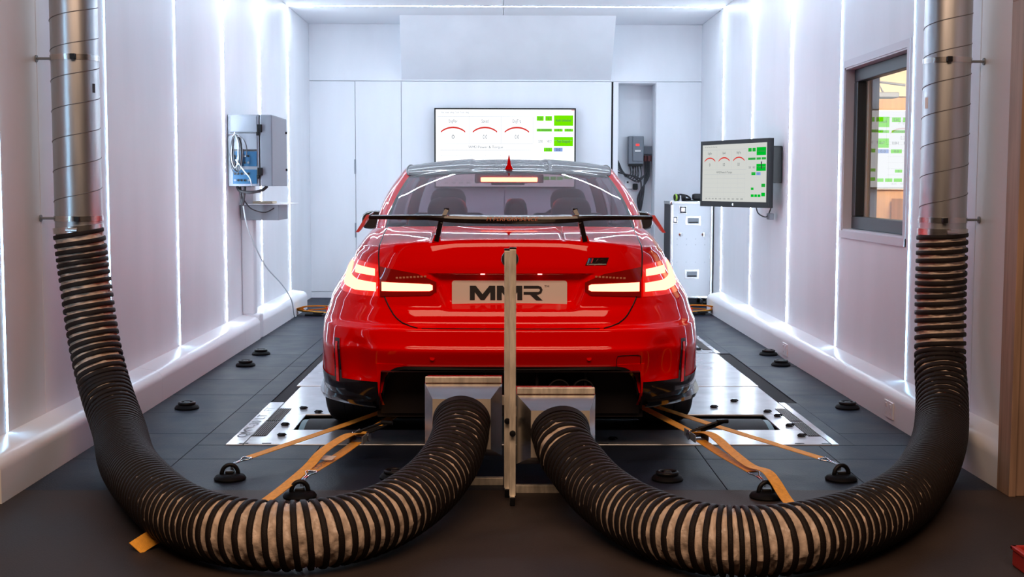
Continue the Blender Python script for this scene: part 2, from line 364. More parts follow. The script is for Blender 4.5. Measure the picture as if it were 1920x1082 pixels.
# post beside the door the skirting dies into
# LED strips
def led(label, a, b, axis, grp):
    r = thing('led_strip', label, 'light strip', ((a[0]+b[0])/2, a[1], min(a[2], b[2])), grp)
    w = .0072
    if axis == 'L': ch = MB().box(XL, a[1]-w-.004, a[2], XL+.001, a[1]+w+.004, b[2]); df = MB().box(XL+.001, a[1]-w, a[2], XL+.003, a[1]+w, b[2])
    elif axis == 'R': ch = MB().box(XR-.001, a[1]-w-.004, a[2], XR, a[1]+w+.004, b[2]); df = MB().box(XR-.003, a[1]-w, a[2], XR-.001, a[1]+w, b[2])
    else: ch = MB().box(a[0], a[1]-w-.004, ZC-.001, b[0], a[1]+w+.004, ZC); df = MB().box(a[0], a[1]-w, ZC-.003, b[0], a[1]+w, ZC-.001)
    obj('channel', ch, 'white', r); obj('diffuser', df, 'led' if a[1] > 9 else ('led2' if a[1] > 7.5 else 'led3'), r)
ordn = ['nearest the back wall', 'second from the back wall', 'third from the back wall', 'fourth from the back wall', 'fifth from the back wall', 'nearest the camera']
ordr = ['behind the flight case by the back wall', 'passing behind the wall monitor', 'just right of the wall monitor', 'just beyond the control room window', 'between the window and the steel duct', 'beside the wooden door frame']
for k, y in enumerate(STRIPS):
    zb = .2
    led('white vertical light strip on the left wall, ' + ordn[k], (XL, y, zb), (XL, y, ZC), 'L', 'vertical light strips on the left wall')
    if k < 5: led('white vertical light strip on the right wall, ' + ordr[k], (XR, y, .2 if k else .0), (XR, y, ZC), 'R', 'vertical light strips on the right wall')
    if k < 5: led('white light strip across the ceiling, ' + (ordn[k] if k < 4 else 'nearest the camera'), (XL, y, ZC), (XR, y, ZC), 'C', 'light strips across the ceiling')

# ================================================================ ROLLING ROAD
rr = thing('rolling_road', 'white steel plated dyno bed with dark rollers set in the floor under the car', 'dyno', (.16, 8.5, 0))
def plate(x0, y0, x1, y1): obj('deck_plate', MB().bbox(x0+.002, y0+.002, -.006, x1-.002, y1-.002, .004, .002), 'alu', rr)
RX = (-1.045, -.30, .46, 1.42)
for (b0, b1, r0, r1, e) in ((6.09, 7.868, 6.46, 6.90, 7.29), (9.47, 10.95, 9.55, 9.99, 10.9)):
    iL, iR = DX0+.085, DX1-.04
    plate(iL, b0, iR, r0)
    plate(iL, r0, RX[0]-.01, r1); plate(RX[3]+.01, r0, iR, r1); plate(RX[1]+.01, r0, RX[2]-.01, r1)
    plate(iL, r1, .16, b1); plate(.16, r1, iR, b1)
    for sx0, sx1, vx0, vx1 in ((DX0, iL, None, None), (iR, DX1, None, None)): plate(sx0, b0, sx1, e)
    yc, rad = (r0+r1)/2, .50
    for xa, xb in ((RX[0], RX[1]), (RX[2], RX[3])):
        rl = obj('roller', MB().cyl((xa+.03, yc, .012-rad), (xb-.03, yc, .012-rad), rad, 72), 'roller', rr, angle=40)
        obj('roller_rim', MB().cyl((xa, yc, .008-rad), (xa+.03, yc, .008-rad), rad, 72).cyl((xb-.03, yc, .008-rad), (xb, yc, .008-rad), rad, 72), 'teal', rl, angle=40)
    vy = ((6.29, 6.665), (6.69, 7.075)) if b0 < 7 else ((9.65, 10.03), (10.06, 10.44))
    for vx0, vx1 in ((-1.24, -1.165), (1.535, 1.60)):
        for va, vb in vy:
            g = obj('vent_grille', MB().box(vx0, va, .0042, vx1, vb, .0052), 'dark_gap', rr)
            sl = MB(); nn = 7
            for q in range(nn): xx = vx0+(q+.5)*(vx1-vx0)/nn; sl.box(xx-.0018, va+.004, .0052, xx+.0018, vb-.004, .0075)
            obj('grille_slat', sl, mat('grille_metal', (.10, .07, .055), .4, .6) if 'grille_metal' not in bpy.data.materials else bpy.data.materials['grille_metal'], g, kind='stuff')
    bl = [(-1.09, b0+.21), (-1.0, r1+.05), (-1.1, r1+.17), (-.8, r1+.42), (1.5, b0+.2), (1.5, r0+.1), (1.5, r1-.06), (1.47, r1+.07), (1.2, r1+.22), (1.35, r1+.42), (.55, b0+.12), (-1.12, r0+.12), (1.0, r1+.2)]
    for x, y in bl:
        obj('eye_bolt', MB().lathe((x, y, .004), (0, 0, 1), [(.0, .012), (.012, .011), (.018, .004), (.019, 0)], 12).tube([(x-.02, y, .008), (x-.01, y, .016), (x+.016, y, .015), (x+.024, y, .008)], .004, 6), 'black', rr)
    for x in (-1.24, -1.13, -.72, .5, 1.0, 1.45, 1.58): obj('slot', MB().box(x-.022, b0+.016, .0040, x+.022, b0+.030, .0047), 'dark_gap', rr)
plate(DX0+.055, 7.892, .16, 9.455); plate(.16, 7.892, DX1-.03, 9.455)
mb = MB().box(DX0-.0, 7.30, -.02, DX0+.08, 9.47, -.006).box(DX1-.035, 7.30, -.02, DX1+GAPX, 9.47, -.006)
obj('edge_channel', mb, 'dark_gap', rr)
obj('side_rail', MB().box(DX1, DD0, -.02, DX1+GAPX, 7.29, -.0), 'floor', rr); obj('side_rail', MB().box(DX1, 9.47, -.02, DX1+GAPX, DD1, 0), 'floor', rr)
mb = MB()
f_ = lambda x, y: (-1.283-y, 6.60+x, .0046)
put_text(mb, 'QMY-30 LT . FT', .07, lambda x, y: (-1.262-y, 6.69+x, .0048), width=.86)
obj('lettering', mb, 'print_black', rr)

# ================================================================ CAR
CX, CY = .045, 6.72
car = thing('car', 'red sports saloon with lit tail lamps and a black boot wing on the dyno bed', 'car', (CX, CY, 0))
def cobj(name, mb, m, parent=None, **k): return obj(name, mb, m, parent or car, world=False, **k)
# outline columns: base x (at half width .96) and distance offset
cx_ = np.array([0, .25, .45, .62, .74, .83, .885, .92, .945, .96, .945, .91, .895, .90, .935, .95, .93, .85, .5, 0])
cyo = np.array([0, .005, .02, .06, .14, .25, .39, .56, .80, 1.02])
cyf = np.array([.45, .8, 1.4, 2.0, 2.5, 2.857, 3.25, 3.55, 3.72, 3.76])
rows = np.array([  # z, y rear, half width
 (.24, -.93, .935), (.30, -.98, .955), (.38, -.985, .96), (.435, -1.005, .96), (.475, -1.028, .96), (.512, -1.048, .958), (.530, -1.040, .957), (.57, -1.033, .953),
 (.598, -1.030, .948), (.612, -1.005, .942), (.625, -.985, .938), (.66, -.975, .925), (.685, -.965, .918), (.71, -.955, .912), (.77, -.955, .877), (.84, -.96, .830), (.88, -.965, .805), (.93, -.958, .785)])
zlip = np.array([.998, .996, .988, .977, .966, .958, .956, .955, .955, .955, .952, .945, .935, .925, .86, .82, .80, .78, .76, .76])
sc = np.array([1]*11 + [.99, .98, .96, .90, .86, .83, .81, .80, .80])
inner = np.array([(0,-.47,1.046),(.2,-.47,1.046),(.38,-.465,1.045),(.53,-.45,1.043),(.612,-.42,1.04),(.645,-.35,1.037),(.672,-.24,1.034),(.69,-.1,1.03),(.70,.02,1.025),(.703,.12,1.02),
 (.712,.4,1.01),(.72,.8,1.0),(.72,1.4,.985),(.71,1.95,.97),(.66,2.15,.98),(.60,2.24,.985),(.5,2.3,.99),(.35,2.33,.995),(.18,2.35,1.0),(0,2.36,1.0)])
C = np.zeros((0, 20, 3)); L_ = []
def ring(zr, yr, W, zs=None):
    x = cx_/.96*W; y = np.concatenate([yr*(1-cyo/1.02), cyf]); 
    yf_in = (.93-zr)*0
    z = (.24+(zr-.24)*sc) if zs is None else zs
    return np.stack([x, y, z], 1)
for zr, yr, W in rows: L_.append(ring(zr, yr, W))
lip = ring(.965, -.94, .765, zlip); L_.append(lip)
def blend(t, bul=0.):
    q = lip*(1-t)+inner*t; q[:, 2] += bul*np.array([.6]*5+[1]*9+[1.6]*6); return q
lip2 = blend(.035, .004); L_ += [lip2, blend(.12, .006), blend(.30, .010), blend(.55, .012), blend(.8, .006), inner.copy()]
C = np.array(L_); NR = len(C)                     # NR x 20 x 3
RL = len(rows)                                    # index of lip row
def pchip(x, Y, xi):
    h = np.diff(x)[:, None]; d = np.diff(Y, axis=0)/h; m = np.zeros_like(Y)
    s = (np.sign(d[:-1])*np.sign(d[1:])) > 0; w1 = 2*h[1:]+h[:-1]; w2 = h[1:]+2*h[:-1]
    with np.errstate(divide='ignore', invalid='ignore'): m[1:-1] = np.where(s, (w1+w2)/(w1/d[:-1]+w2/d[1:]), 0)
    m[0] = d[0]; m[-1] = d[-1]
    k = np.clip(np.searchsorted(x, xi, side='right')-1, 0, len(x)-2); hh = h[k]; t = ((xi-x[k])[:, None])/hh
    return (2*t**3-3*t**2+1)*Y[k]+(t**3-2*t**2+t)*hh*m[k]+(-2*t**3+3*t**2)*Y[k+1]+(t**3-t**2)*hh*m[k+1]
def cr1(P, u):                                    # catmull along columns with mirror symmetry at both ends, P: 20x3, u array
    ex = np.vstack([P[1]*[-1, 1, 1], P, P[-2]*[-1, 1, 1]]); u = np.clip(u, 0, 18.99999); k = np.floor(u).astype(int); t = (u-k)[:, None]
    a, b, c, d = ex[k], ex[k+1], ex[k+2], ex[k+3]
    return .5*((2*b)+(c-a)*t+(2*a-5*b+4*c-d)*t*t+(3*b-a-3*c+d)*t**3)
VI = np.arange(NR).astype(float)
def ringv(v):                                     # control ring at row parameter v
    return pchip(VI, C.reshape(NR, -1), np.array([v])).reshape(20, 3)
US = np.linspace(0, 19, 400)
def rearpt(x, z):                                 # point on the rear face at (x, z), z below the lip
    v = np.interp(z, np.concatenate([rows[:, 0], [.965]]), np.arange(RL+1))
    q = ringv(v); S = cr1(q, US[:170]); sg = 1 if x >= 0 else -1; ax_ = abs(x)
    y = np.interp(ax_, S[:, 0], S[:, 1]); zz = np.interp(ax_, S[:, 0], S[:, 2]); return np.array([x, y, z])
_rc = {}
def ry(x, z):
    k = round(z, 4)
    if k not in _rc:
        v = np.interp(k, np.concatenate([rows[:, 0], [.965]]), np.arange(RL+1)); S = cr1(ringv(v), US[:190]); _rc[k] = (S[:, 0], S[:, 1])
    return float(np.interp(abs(x), *_rc[k]))
# ---- body shell
u_f = np.unique(np.concatenate([np.linspace(0, 4, 25), np.linspace(4, 10, 37), np.linspace(10, 14, 29), np.linspace(14, 19, 31)]))
v_f = np.unique(np.concatenate([np.linspace(i, i+1, 4) for i in range(NR-1)]))
S = np.array([cr1(ringv(v), u_f) for v in v_f])   # nv x nu x 3
ARCH = ((0.0, .365, .345), (2.857, .36, .345))
def in_arch(p):
    return abs(p[0]) > .55 and any(math.hypot(p[1]-a, p[2]-zc) < r for a, r, zc in ARCH)
def scoop(p):
    x, y, z = abs(p[0]), p[1], p[2]
    if y > -.3: return 0
    a = math.exp(-((x-.69)/.055)**2)*sm_(.30, .36, z)*(1-sm_(.50, .575, z))
    return .030*a
def sm_(a, b, x): t = min(1, max(0, (x-a)/(b-a))); return t*t*(3-2*t)
def build_half(sg):
    V = S.reshape(-1, 3).copy(); V[:, 1] += [scoop(p) for p in V]; V[:, 0] *= sg; nv, nu = S.shape[:2]; F = []
    arch_ = np.array([in_arch(p) for p in V])
    ok = set()
    for i in range(nv-1):
        for j in range(nu-1):
            q = [i*nu+j, i*nu+j+1, (i+1)*nu+j+1, (i+1)*nu+j]; c = V[q].mean(0)
            if arch_[q].all(): continue
            if arch_[q].sum() >= 1 and abs(c[0]) > .55:
                n_in = arch_[q].sum()
                if n_in >= 3: continue
            # opening under the boot-lid recess and behind the black diffuser
            if c[1] < -.7 and abs(c[0]) < .42 and .66 < c[2] < .90: continue
            if c[1] < -.6 and abs(c[0]) < .585 and c[2] < .425: continue
            if sg < 0: q = q[::-1]
            F.append(tuple(q))
    used = set(k for f in F for k in f)
    for k in used:                                # pull arch verts to the circle
        if arch_[k]:
            for a, r, zc in ARCH:
                dy, dz = V[k][1]-a, V[k][2]-zc; dd = math.hypot(dy, dz)
                if dd < r and dd > 1e-6: V[k][1] = a+dy/dd*r; V[k][2] = zc+dz/dd*r
    return V, F
mb = MB()
for sg in (1, -1): V, F = build_half(sg); mb.add(V.tolist(), F)
bm = bmesh.new(); vs = [bm.verts.new(v) for v in mb.v]
for f in mb.f: bm.faces.new([vs[i] for i in f])
bmesh.ops.remove_doubles(bm, verts=bm.verts, dist=.0004); bmesh.ops.recalc_face_normals(bm, faces=bm.faces)
bmesh.ops.delete(bm, geom=[v for v in bm.verts if not v.link_faces], context='VERTS')
bm.verts.index_update(); mb2 = MB(); mb2.add([v.co[:] for v in bm.verts], [[v.index for v in f.verts] for f in bm.faces]); bm.free()
cobj('body_shell', mb2, 'paint', angle=50)
# ---- boot lid
def lid_half(v):                                  # half width of the lid at row v
    z = ringv(v)[0][2] if v < RL else None
    if v < RL-.01: return float(np.interp(z, [.606, .612, .627, .645, .664, .70, .736, .84, .93], [.40, .44, .485, .51, .528, .552, .569, .598, .604]))
    return float(np.interp(v, [RL-.01, RL+1, NR-1], [.604, .604, .598]))
vb = float(np.interp(.608, rows[:, 0], np.arange(RL)))
vl = np.unique(np.concatenate([[vb+.001], np.arange(9.3, 13, .2), np.linspace(13, 15, 16), np.linspace(15, 15.2, 7), np.linspace(15.3, RL, 12), np.linspace(RL, RL+1, 6), np.linspace(RL+1, NR-1.02, 18)]))
def sm(a, b, x): t = min(1, max(0, (x-a)/(b-a))); return t*t*(3-2*t)
def recess(x, z):
    ax_ = abs(x); edge = .30 + .06*(z-.70)/.15
    return .052*(1-sm(edge-.035, edge+.02, ax_))*sm(.682, .722, z)*(1-sm(.846, .8525, z))
sl_ = np.unique(np.concatenate([np.linspace(-1, 1, 61), np.linspace(-.66, -.40, 14), np.linspace(.40, .66, 14)]))
G = []
for v in vl:
    q = ringv(v); P = cr1(q, US[:190]); h = lid_half(v); row = []
    for s in sl_:
        x = s*h; y = np.interp(abs(x), P[:, 0], P[:, 1]); z = np.interp(abs(x), P[:, 0], P[:, 2])
        if v < RL: y = y-.004 + recess(x, z)
        else:
            k = sm(RL, RL+1, v); y -= .004*(1-k); z += .004*k
        row.append((x, y, z))
    G.append(row)
mb = MB().grid(G)
# turned-in flange around the lid
per = [G[0][j] for j in range(len(sl_))] + [G[i][-1] for i in range(1, len(vl))]
per2 = [G[0][j] for j in range(len(sl_))][::-1] + [G[i][0] for i in range(1, len(vl))]
for pr_ in (per, per2):
    inn = [(p[0]*.996, p[1]+.018, p[2]-.004 if p[2] > .96 else p[2]) for p in pr_]; mb.grid([pr_, inn])
lid = cobj('boot_lid', mb, 'paint', angle=38)
# black tubes along the lid edge, shade of the shut gap put in as colour
def edge_pt(v, side, grow=.0):
    q = ringv(v); P = cr1(q, US[:190]); x = lid_half(v)+grow; return (side*x, float(np.interp(x, P[:, 0], P[:, 1]))-.002*(v < RL), float(np.interp(x, P[:, 0], P[:, 2]))+.001*(v >= RL))
for sd in (1, -1):
    pts = [edge_pt(v, sd, .003) for v in vl]; cobj('shut_line_shade', MB().tube(pts, .0035, 6), 'black')
qb = ringv(vb); Pb = cr1(qb, US[:190])
cobj('shut_line_shade', MB().tube([(x, float(np.interp(abs(x), Pb[:, 0], Pb[:, 1]))-.003, float(np.interp(abs(x), Pb[:, 0], Pb[:, 2]))-.003) for x in np.linspace(-.40, .40, 40)], .004, 6), 'black')
# ---- patches that follow the rear face
def patch(x0, x1, zlo, zhi, off, depth, nx=24, nz=8, side=1, rec=False):
    G = []
    for i in range(nz+1):
        row = []
        for j in range(nx+1):
            x = x0+(x1-x0)*j/nx; a, b = zlo(x), zhi(x); z = a+(b-a)*i/nz
            y = ry(x, z) + (recess(x, z) if rec else 0); 
            e = 1e-3; dx = (ry(x+e, z)-ry(x-e, z))/(2*e); n = Vector((dx, -1, 0)).normalized()
            row.append((side*(x+n.x*off), y+n.y*off, z))
        G.append(row)
    m_ = MB().grid(G, flip=(side < 0))
    per = [G[0][j] for j in range(nx+1)] + [G[i][nx] for i in range(1, nz+1)] + [G[nz][j] for j in range(nx-1, -1, -1)] + [G[i][0] for i in range(nz-1, -1, -1)]
    m_.grid([per, [(p[0], p[1]+depth, p[2]) for p in per]], flip=(side > 0)); return m_
lerp = lambda xs, zs: (lambda x: float(np.interp(x, xs, zs)))
for sd in (1, -1):
    tl = cobj('tail_lamp', patch(.604, .808, lerp([.604, .70, .78, .808], [.742, .744, .752, .765]), lerp([.604, .70, .735, .765, .79, .808], [.884, .896, .903, .898, .872, .80]), .006, .03, 26, 10, sd), 'redl', angle=40)
    ti = cobj('tail_lamp', patch(.335, .592, lerp([.335, .36, .592], [.772, .752, .744]), lerp([.335, .42, .592], [.812, .850, .878]), .009, .03, 26, 8, sd), 'redd', angle=40)
    cobj('light_bar', patch(.352, .583, lerp([.352, .362, .583], [.778, .772, .768]), lerp([.352, .362, .583], [.797, .803, .809]), .0115, .002, 20, 3, sd), 'lampbar', ti)
    cobj('light_bar', patch(.612, .752, lerp([.612, .72, .752], [.765, .766, .776]), lerp([.612, .705, .735, .752], [.804, .812, .826, .842]), .0085, .002, 20, 3, sd), 'lampbar', tl)
    cobj('light_bar', patch(.745, .785, lerp([.745, .765, .785], [.775, .779, .79]), lerp([.745, .765, .785], [.888, .888, .862]), .0085, .002, 8, 6, sd), 'lampbar', tl)
    cobj('light_bar', patch(.618, .722, lerp([.618, .722], [.834, .842]), lerp([.618, .722], [.866, .878]), .0085, .002, 12, 3, sd), 'lampbar', tl)
    m_ = MB()
    for k in range(9): x = .38+.016*k; m_.add(patch(x, x+.010, lambda q: .834-.001*k, lambda q: .842-.001*k, .0112, .001, 1, 1, sd).v, patch(x, x+.010, lambda q: .834-.001*k, lambda q: .842-.001*k, .0112, .001, 1, 1, sd).f)
    cobj('lamp_marking', m_, 'bronze', ti)
    def side_x(y, z):
        v = np.interp(z, rows[:, 0], np.arange(RL)); P = cr1(ringv(v), US[90:370]); return float(np.interp(y, P[:, 1], P[:, 0]))
    # bumper slot with reflector
    def side_pt(z, uoff, off):
        v = np.interp(z, rows[:, 0], np.arange(RL)); P = cr1(ringv(v), np.array([uoff, uoff+.02])); t = P[1]-P[0]; n = Vector((t[1], -t[0], 0)).normalized()
        return (sd*(P[0][0]+n.x*off), P[0][1]+n.y*off, z)
    zz = np.linspace(.325, .545, 14)
    m_ = MB()
    for i in range(13):
        pass
    def strip(u0f, u1f, off, zs):
        g = [[side_pt(z, u0f(z)+(u1f(z)-u0f(z))*k/3, off) for k in range(4)] for z in zs]
        return MB().grid(g, flip=sd < 0)
    cobj('bumper_slot', strip(lambda z: 4.40+.10*(z-.3)/.25, lambda z: 4.90-.10*(z-.3)/.25, .0035, zz), 'gloss_black')
    cobj('rear_reflector', strip(lambda z: 4.56+.02*(z-.3)/.25, lambda z: 4.74-.03*(z-.3)/.25, .007, np.linspace(.335, .53, 10)), 'reflector')
    # lower corner: black skirt and blade
    def ringpt(z, u, off=0):
        v = np.interp(z, rows[:, 0], np.arange(RL)); P = cr1(ringv(v), np.array([u, u+.02])); t = P[1]-P[0]; n = Vector((t[1], -t[0], 0)).normalized()
        return (sd*(P[0][0]+n.x*off), P[0][1]+n.y*off, z)
    us = np.linspace(2.9, 7.9, 26)
    g = [[ringpt(z + (.02 if u > 4 and z > .3 else 0)*0, u, .004) for u in us] for z in (.24, .29, .33, .355+.0)]
    cobj('corner_skirt', MB().grid(g, flip=sd < 0), 'gloss_black', smooth=True)
    g = []
    for u in np.linspace(3.1, 7.75, 24):
        e = (.5+.5*sin(min(1, (u-3.1)/1.6)*pi/2))*(1-.72*sm(5.2, 7.6, u)); k = (u-3.1)/4.65
        a = ringpt(.262+.016*k, u, .004); b = ringpt(.258+.02*k, u, .050*e); c = ringpt(.240+.012*k, u, .052*e); d = ringpt(.225, u, .0)
        g.append([a, b, c, d])
    cobj('corner_blade', MB().grid(g, flip=sd > 0), 'gloss_black', angle=35)
    # arches
    for a, r, zc in ARCH:
        w = .962 if a < 1 else .955
        pts = [(0, a+cos(t)*r, zc+sin(t)*r) for t in np.linspace(-.2, pi+.2, 40)]
        cobj('arch_lip', MB().tube([(sd*(side_x(p[1], p[2])-.006), p[1], p[2]) for p in pts], .0065, 8), 'gloss_black')
        cobj('arch_liner', MB().grid([[(sd*x, a+cos(t)*r, zc+sin(t)*r) for t in np.linspace(-.3, pi+.3, 24)] for x in (.60, .90)]), 'satin')
        # wheel
        xo, xi = sd*(.935 if a < 1 else .93), sd*(.655 if a < 1 else .66); s_ = sd; RT = .338
        pr = [(.235, 0), (.30, -.004), (.325, .012), (RT-.003, .035), (RT, .06), (RT, .215), (RT-.003, .24), (.325, .268), (.30, .28), (.235, .278)]
        wh = cobj('tyre', MB().lathe((xo, a, RT+.008), (-s_, 0, 0), pr, 56), 'tyre', angle=50)
        cobj('tread_groove', MB().lathe((xo, a, RT+.008), (-s_, 0, 0), [(RT+.0006, .09), (RT+.0006, .098)], 56).lathe((xo, a, RT+.008), (-s_, 0, 0), [(RT+.0006, .135), (RT+.0006, .143)], 56).lathe((xo, a, RT+.008), (-s_, 0, 0), [(RT+.0006, .18), (RT+.0006, .188)], 56), 'dark_gap', wh)
        rm = MB().lathe((xo, a, RT+.008), (-s_, 0, 0), [(.245, .004), (.24, .01), (.225, .03), (.22, .25), (.24, .275)], 40)
        for k in range(10):
            t = 2*pi*k/10; d = Vector((0, cos(t), sin(t))); n = Vector((0, -sin(t), cos(t)))
            rm.obox(Vector((xo-s_*.03, a, RT+.008))+d*.14, d, n, (1, 0, 0), .10, .014, .012)
        rm.lathe((xo, a, RT+.008), (-s_, 0, 0), [(.0, .012), (.05, .014), (.06, .05), (.0, .05)], 24)
        cobj('wheel_rim', rm, 'rim', wh, angle=40)
dzc = lambda x: float(np.interp(abs(x), [0, .485, .52, .548, .570, .585], [.432, .431, .424, .408, .375, .305]))
for sd in (1, -1):
    cobj('bumper_corner', patch(.485, .608, lerp([.485, .52, .548, .570, .585, .608], [.431, .424, .408, .375, .305, .30]), lerp([.485, .608], [.442, .442]), .0015, .02, 24, 5, sd), 'paint', angle=40)
# ---- diffuser (black, recessed centre with two side boxes)
G = []
for dz, off in ((.004, -.004), (.002, .009), (-.012, .012), (-.018, -.03)):
    G.append([(x*(1-.010*(dz < -.005)), ry(x, max(.24, dzc(x)+dz))-off, dzc(x)+dz) for x in np.linspace(-.585, .585, 81)])
cobj('diffuser_edge', MB().grid(G), 'gloss_black', angle=40)
mb = MB().add([(-.60, -.86, .41), (.60, -.86, .41), (.60, -.82, .19), (-.60, -.82, .19)], [(0, 1, 2, 3)])
mb.add([(-.585, -1.0, .41), (-.585, -.80, .41), (-.60, -.80, .2), (-.60, -.95, .24)], [(0, 1, 2, 3)]).add([(.585, -1.0, .41), (.585, -.80, .41), (.60, -.80, .2), (.60, -.95, .24)], [(3, 2, 1, 0)])
mb.add([(-.585, -1.03, .414), (.585, -1.03, .414), (.585, -.85, .405), (-.585, -.85, .405)], [(0, 1, 2, 3)])
cobj('diffuser', mb, 'satin')
for x in (-.34, -.12, .12, .34): cobj('diffuser_fin', MB().prism([(-.99, .405), (-.80, .405), (-.80, .20), (-.93, .215)], lambda a, b, d: (x+d, a, b), -.006, .006), 'satin')
for x in (-.33, -.22, .22, .33):
    ex = cobj('exhaust_tip', MB().lathe((x, -.985, .325), (0, 1, 0), [(.044, .2), (.048, .2), (.05, 0), (.046, -.004), (.042, .0), (.040, .1), (.0, .11)], 28), 'satin', angle=40)
cobj('sensor', MB().lathe((-.352, ry(.352, .475)-.0005, .475), (0, -1, 0), [(.011, 0), (.011, .0015), (.0, .0016)], 18), 'paint'); cobj('sensor', MB().lathe((.352, ry(.352, .475)-.0005, .475), (0, -1, 0), [(.011, 0), (.011, .0015), (.0, .0016)], 18), 'paint')
def surf_line(pts, off=.0012, r=.0012): return MB().tube([(x, ry(x, z)-off, z) for x, z in pts], r, 5)
cobj('tow_eye_cover', surf_line([(.478, .43), (.478, .47), (.482, .484), (.50, .486), (.575, .486), (.588, .482), (.590, .47), (.590, .44)]), 'black')
cobj('underbody', MB().box(-.62, -.80, .17, .62, 3.6, .20).box(-.93, .38, .16, .93, 2.46, .2), 'satin')
# ---- number plate
yp = float(ry(0, .76))+.052-.010
pl = cobj('number_plate', MB().prism([( -.262+.012*(1-cos(t)) if q == 0 else 0, 0) for q in ()] or [(sx*(.262-.012)+.012*cos(a0+t), .7595+sz*(.0575-.012)+.012*sin(a0+t)) for sx, sz, a0 in ((1, 1, 0), (-1, 1, pi/2), (-1, -1, pi), (1, -1, 1.5*pi)) for t in np.linspace(0, pi/2, 6)], lambda a, b, d: (a-.005, d, b), yp+.006, yp), 'plate')
Kp = .52/982; zp = lambda X, Y, d=0: ((X-621)*Kp-.005, yp-.0012-d, .7595-(Y-500)*Kp)
glyphs = []
for o_ in (0, 232): glyphs.append([(x+o_, y) for x, y in [(280,560),(280,435),(330,435),(389,508),(448,435),(498,435),(498,560),(456,560),(456,490),(404,560),(374,560),(322,490),(322,560)]])
glyphs.append([(742,435),(870,435),(893,445),(905,470),(895,498),(868,512),(868,488),(880,482),(882,470),(878,462),(868,459),(742,459)])
glyphs.append([(742,488),(868,488),(868,512),(852,512),(905,562),(850,562),(797,512),(742,512)])
mb = MB()
for gl in glyphs: mb.prism(gl, lambda a, b, d: zp(a, b, d), 0, .001)
put_text(mb, 'TM', .013, lambda x, y: ((941-621)*Kp-.005+x, yp-.0022, .7595+(500-448)*Kp+y), width=.021)
cobj('lettering', mb, 'print_black', pl)
for x in (-.127, .132): cobj('plate_lamp', MB().box(x-.010, -.945, .846, x+.010, -.935, .8485), 'platelamp')
# ---- badges
yb = ry(0, .918)-.0055
bd = cobj('roundel', MB().lathe((-.004, yb, .918), (0, -1, 0), [(.039, 0), (.039, .004), (.036, .006), (.0, .0062)], 48), 'print_black', angle=40)
cobj('chrome_ring', MB().lathe((-.004, yb, .918), (0, -1, 0), [(.0385, .003), (.0395, .006), (.0365, .0068)], 48).lathe((-.004, yb, .918), (0, -1, 0), [(.0245, .006), (.0245, .0072), (.0228, .0072)], 48), 'chrome', bd, smooth=True)
for q, m_ in ((0, 'lblue'), (1, 'paper'), (2, 'lblue'), (3, 'paper')):
    c = [(0, 0)]+[(.0226*cos(pi/2*q+t), .0226*sin(pi/2*q+t)) for t in np.linspace(0, pi/2, 10)]
    cobj('quadrant', MB().prism(c, lambda a, b, d: (-.004+a, yb-d, .918+b), .0055, .0068), m_, bd)
mb = MB()
for ch, an in (('B', 40), ('M', 0), ('W', -40)):
    a = R_(an); put_text(mb, ch, .0135, lambda x, y: (-.004-.0262*sin(a)+x*cos(a)-y*sin(a), yb-.0066, .918+.0262*cos(a)+x*sin(a)+y*cos(a)))
cobj('lettering', mb, 'paper', bd)
def bpt(x, z, d=0): return (x, ry(x, z)-.0045-d, z)
bz = .894
mb = MB().prism([(.336, bz-.004), (.432, bz-.004), (.445, .924), (.352, .924)], lambda a, b, d: bpt(a, b, d), 0, .003)
mbg = cobj('model_badge', mb, 'gloss_black')
for x, m_ in ((.3445, 'lblue'), (.3525, 'navy'), (.3605, 'redk')):
    cobj('badge_stripe', MB().prism([(x, .900), (x+.006, .900), (x+.0135, .921), (x+.0075, .921)], lambda a, b, d: bpt(a, b, d), .003, .0042), m_, mbg)
mb = MB(); put_text(mb, 'M3', .028, lambda x, y: bpt(.407+x, .9005+y, .0042), width=.060, shear=.3, bold=.02); cobj('lettering', mb, mat('badge_grey', (.05, .01, .012), .2, .6), mbg)
mb = MB(); put_text(mb, 'Competition', .0105, lambda x, y: bpt(.387+x, .8915+y, .0042), width=.088); cobj('lettering', mb, 'paper', mbg)
# ---- boot wing
wt = np.linspace(-1, 1, 49)
def wing_sec(x):
    ax_ = abs(x); zc = float(np.interp(ax_, [0, .20, .30, .36, .641], [1.097, 1.098, 1.102, 1.106, 1.105])); th = float(np.interp(ax_, [0, .25, .36, .641], [.034, .033, .022, .016]))
    yb_ = float(np.interp(ax_, [0, .4, .641], [-.99, -.97, -.93])); ch = .15
    return [(x, yb_, zc+th*.35), (x, yb_-.004, zc), (x, yb_+.004, zc-th*.6), (x, yb_+ch*.5, zc-th*.6), (x, yb_+ch, zc+.002), (x, yb_+ch, zc+.006), (x, yb_+ch*.6, zc+th*.35), (x, yb_+ch*.25, zc+th*.55)]
G = [wing_sec(x*.641)+[wing_sec(x*.641)[0]] for x in wt]
wg = cobj('boot_wing', MB().grid(G).add(G[0][:-1], [tuple(range(8))]).add(G[-1][:-1], [tuple(reversed(range(8)))]), 'carbon', angle=40)
mb = MB(); put_text(mb, 'M PERFORMANCE', .024, lambda x, y: (x+.004, -.9965, 1.0905+y), width=.232, shear=.25); cobj('lettering', mb, 'bronze', wg)
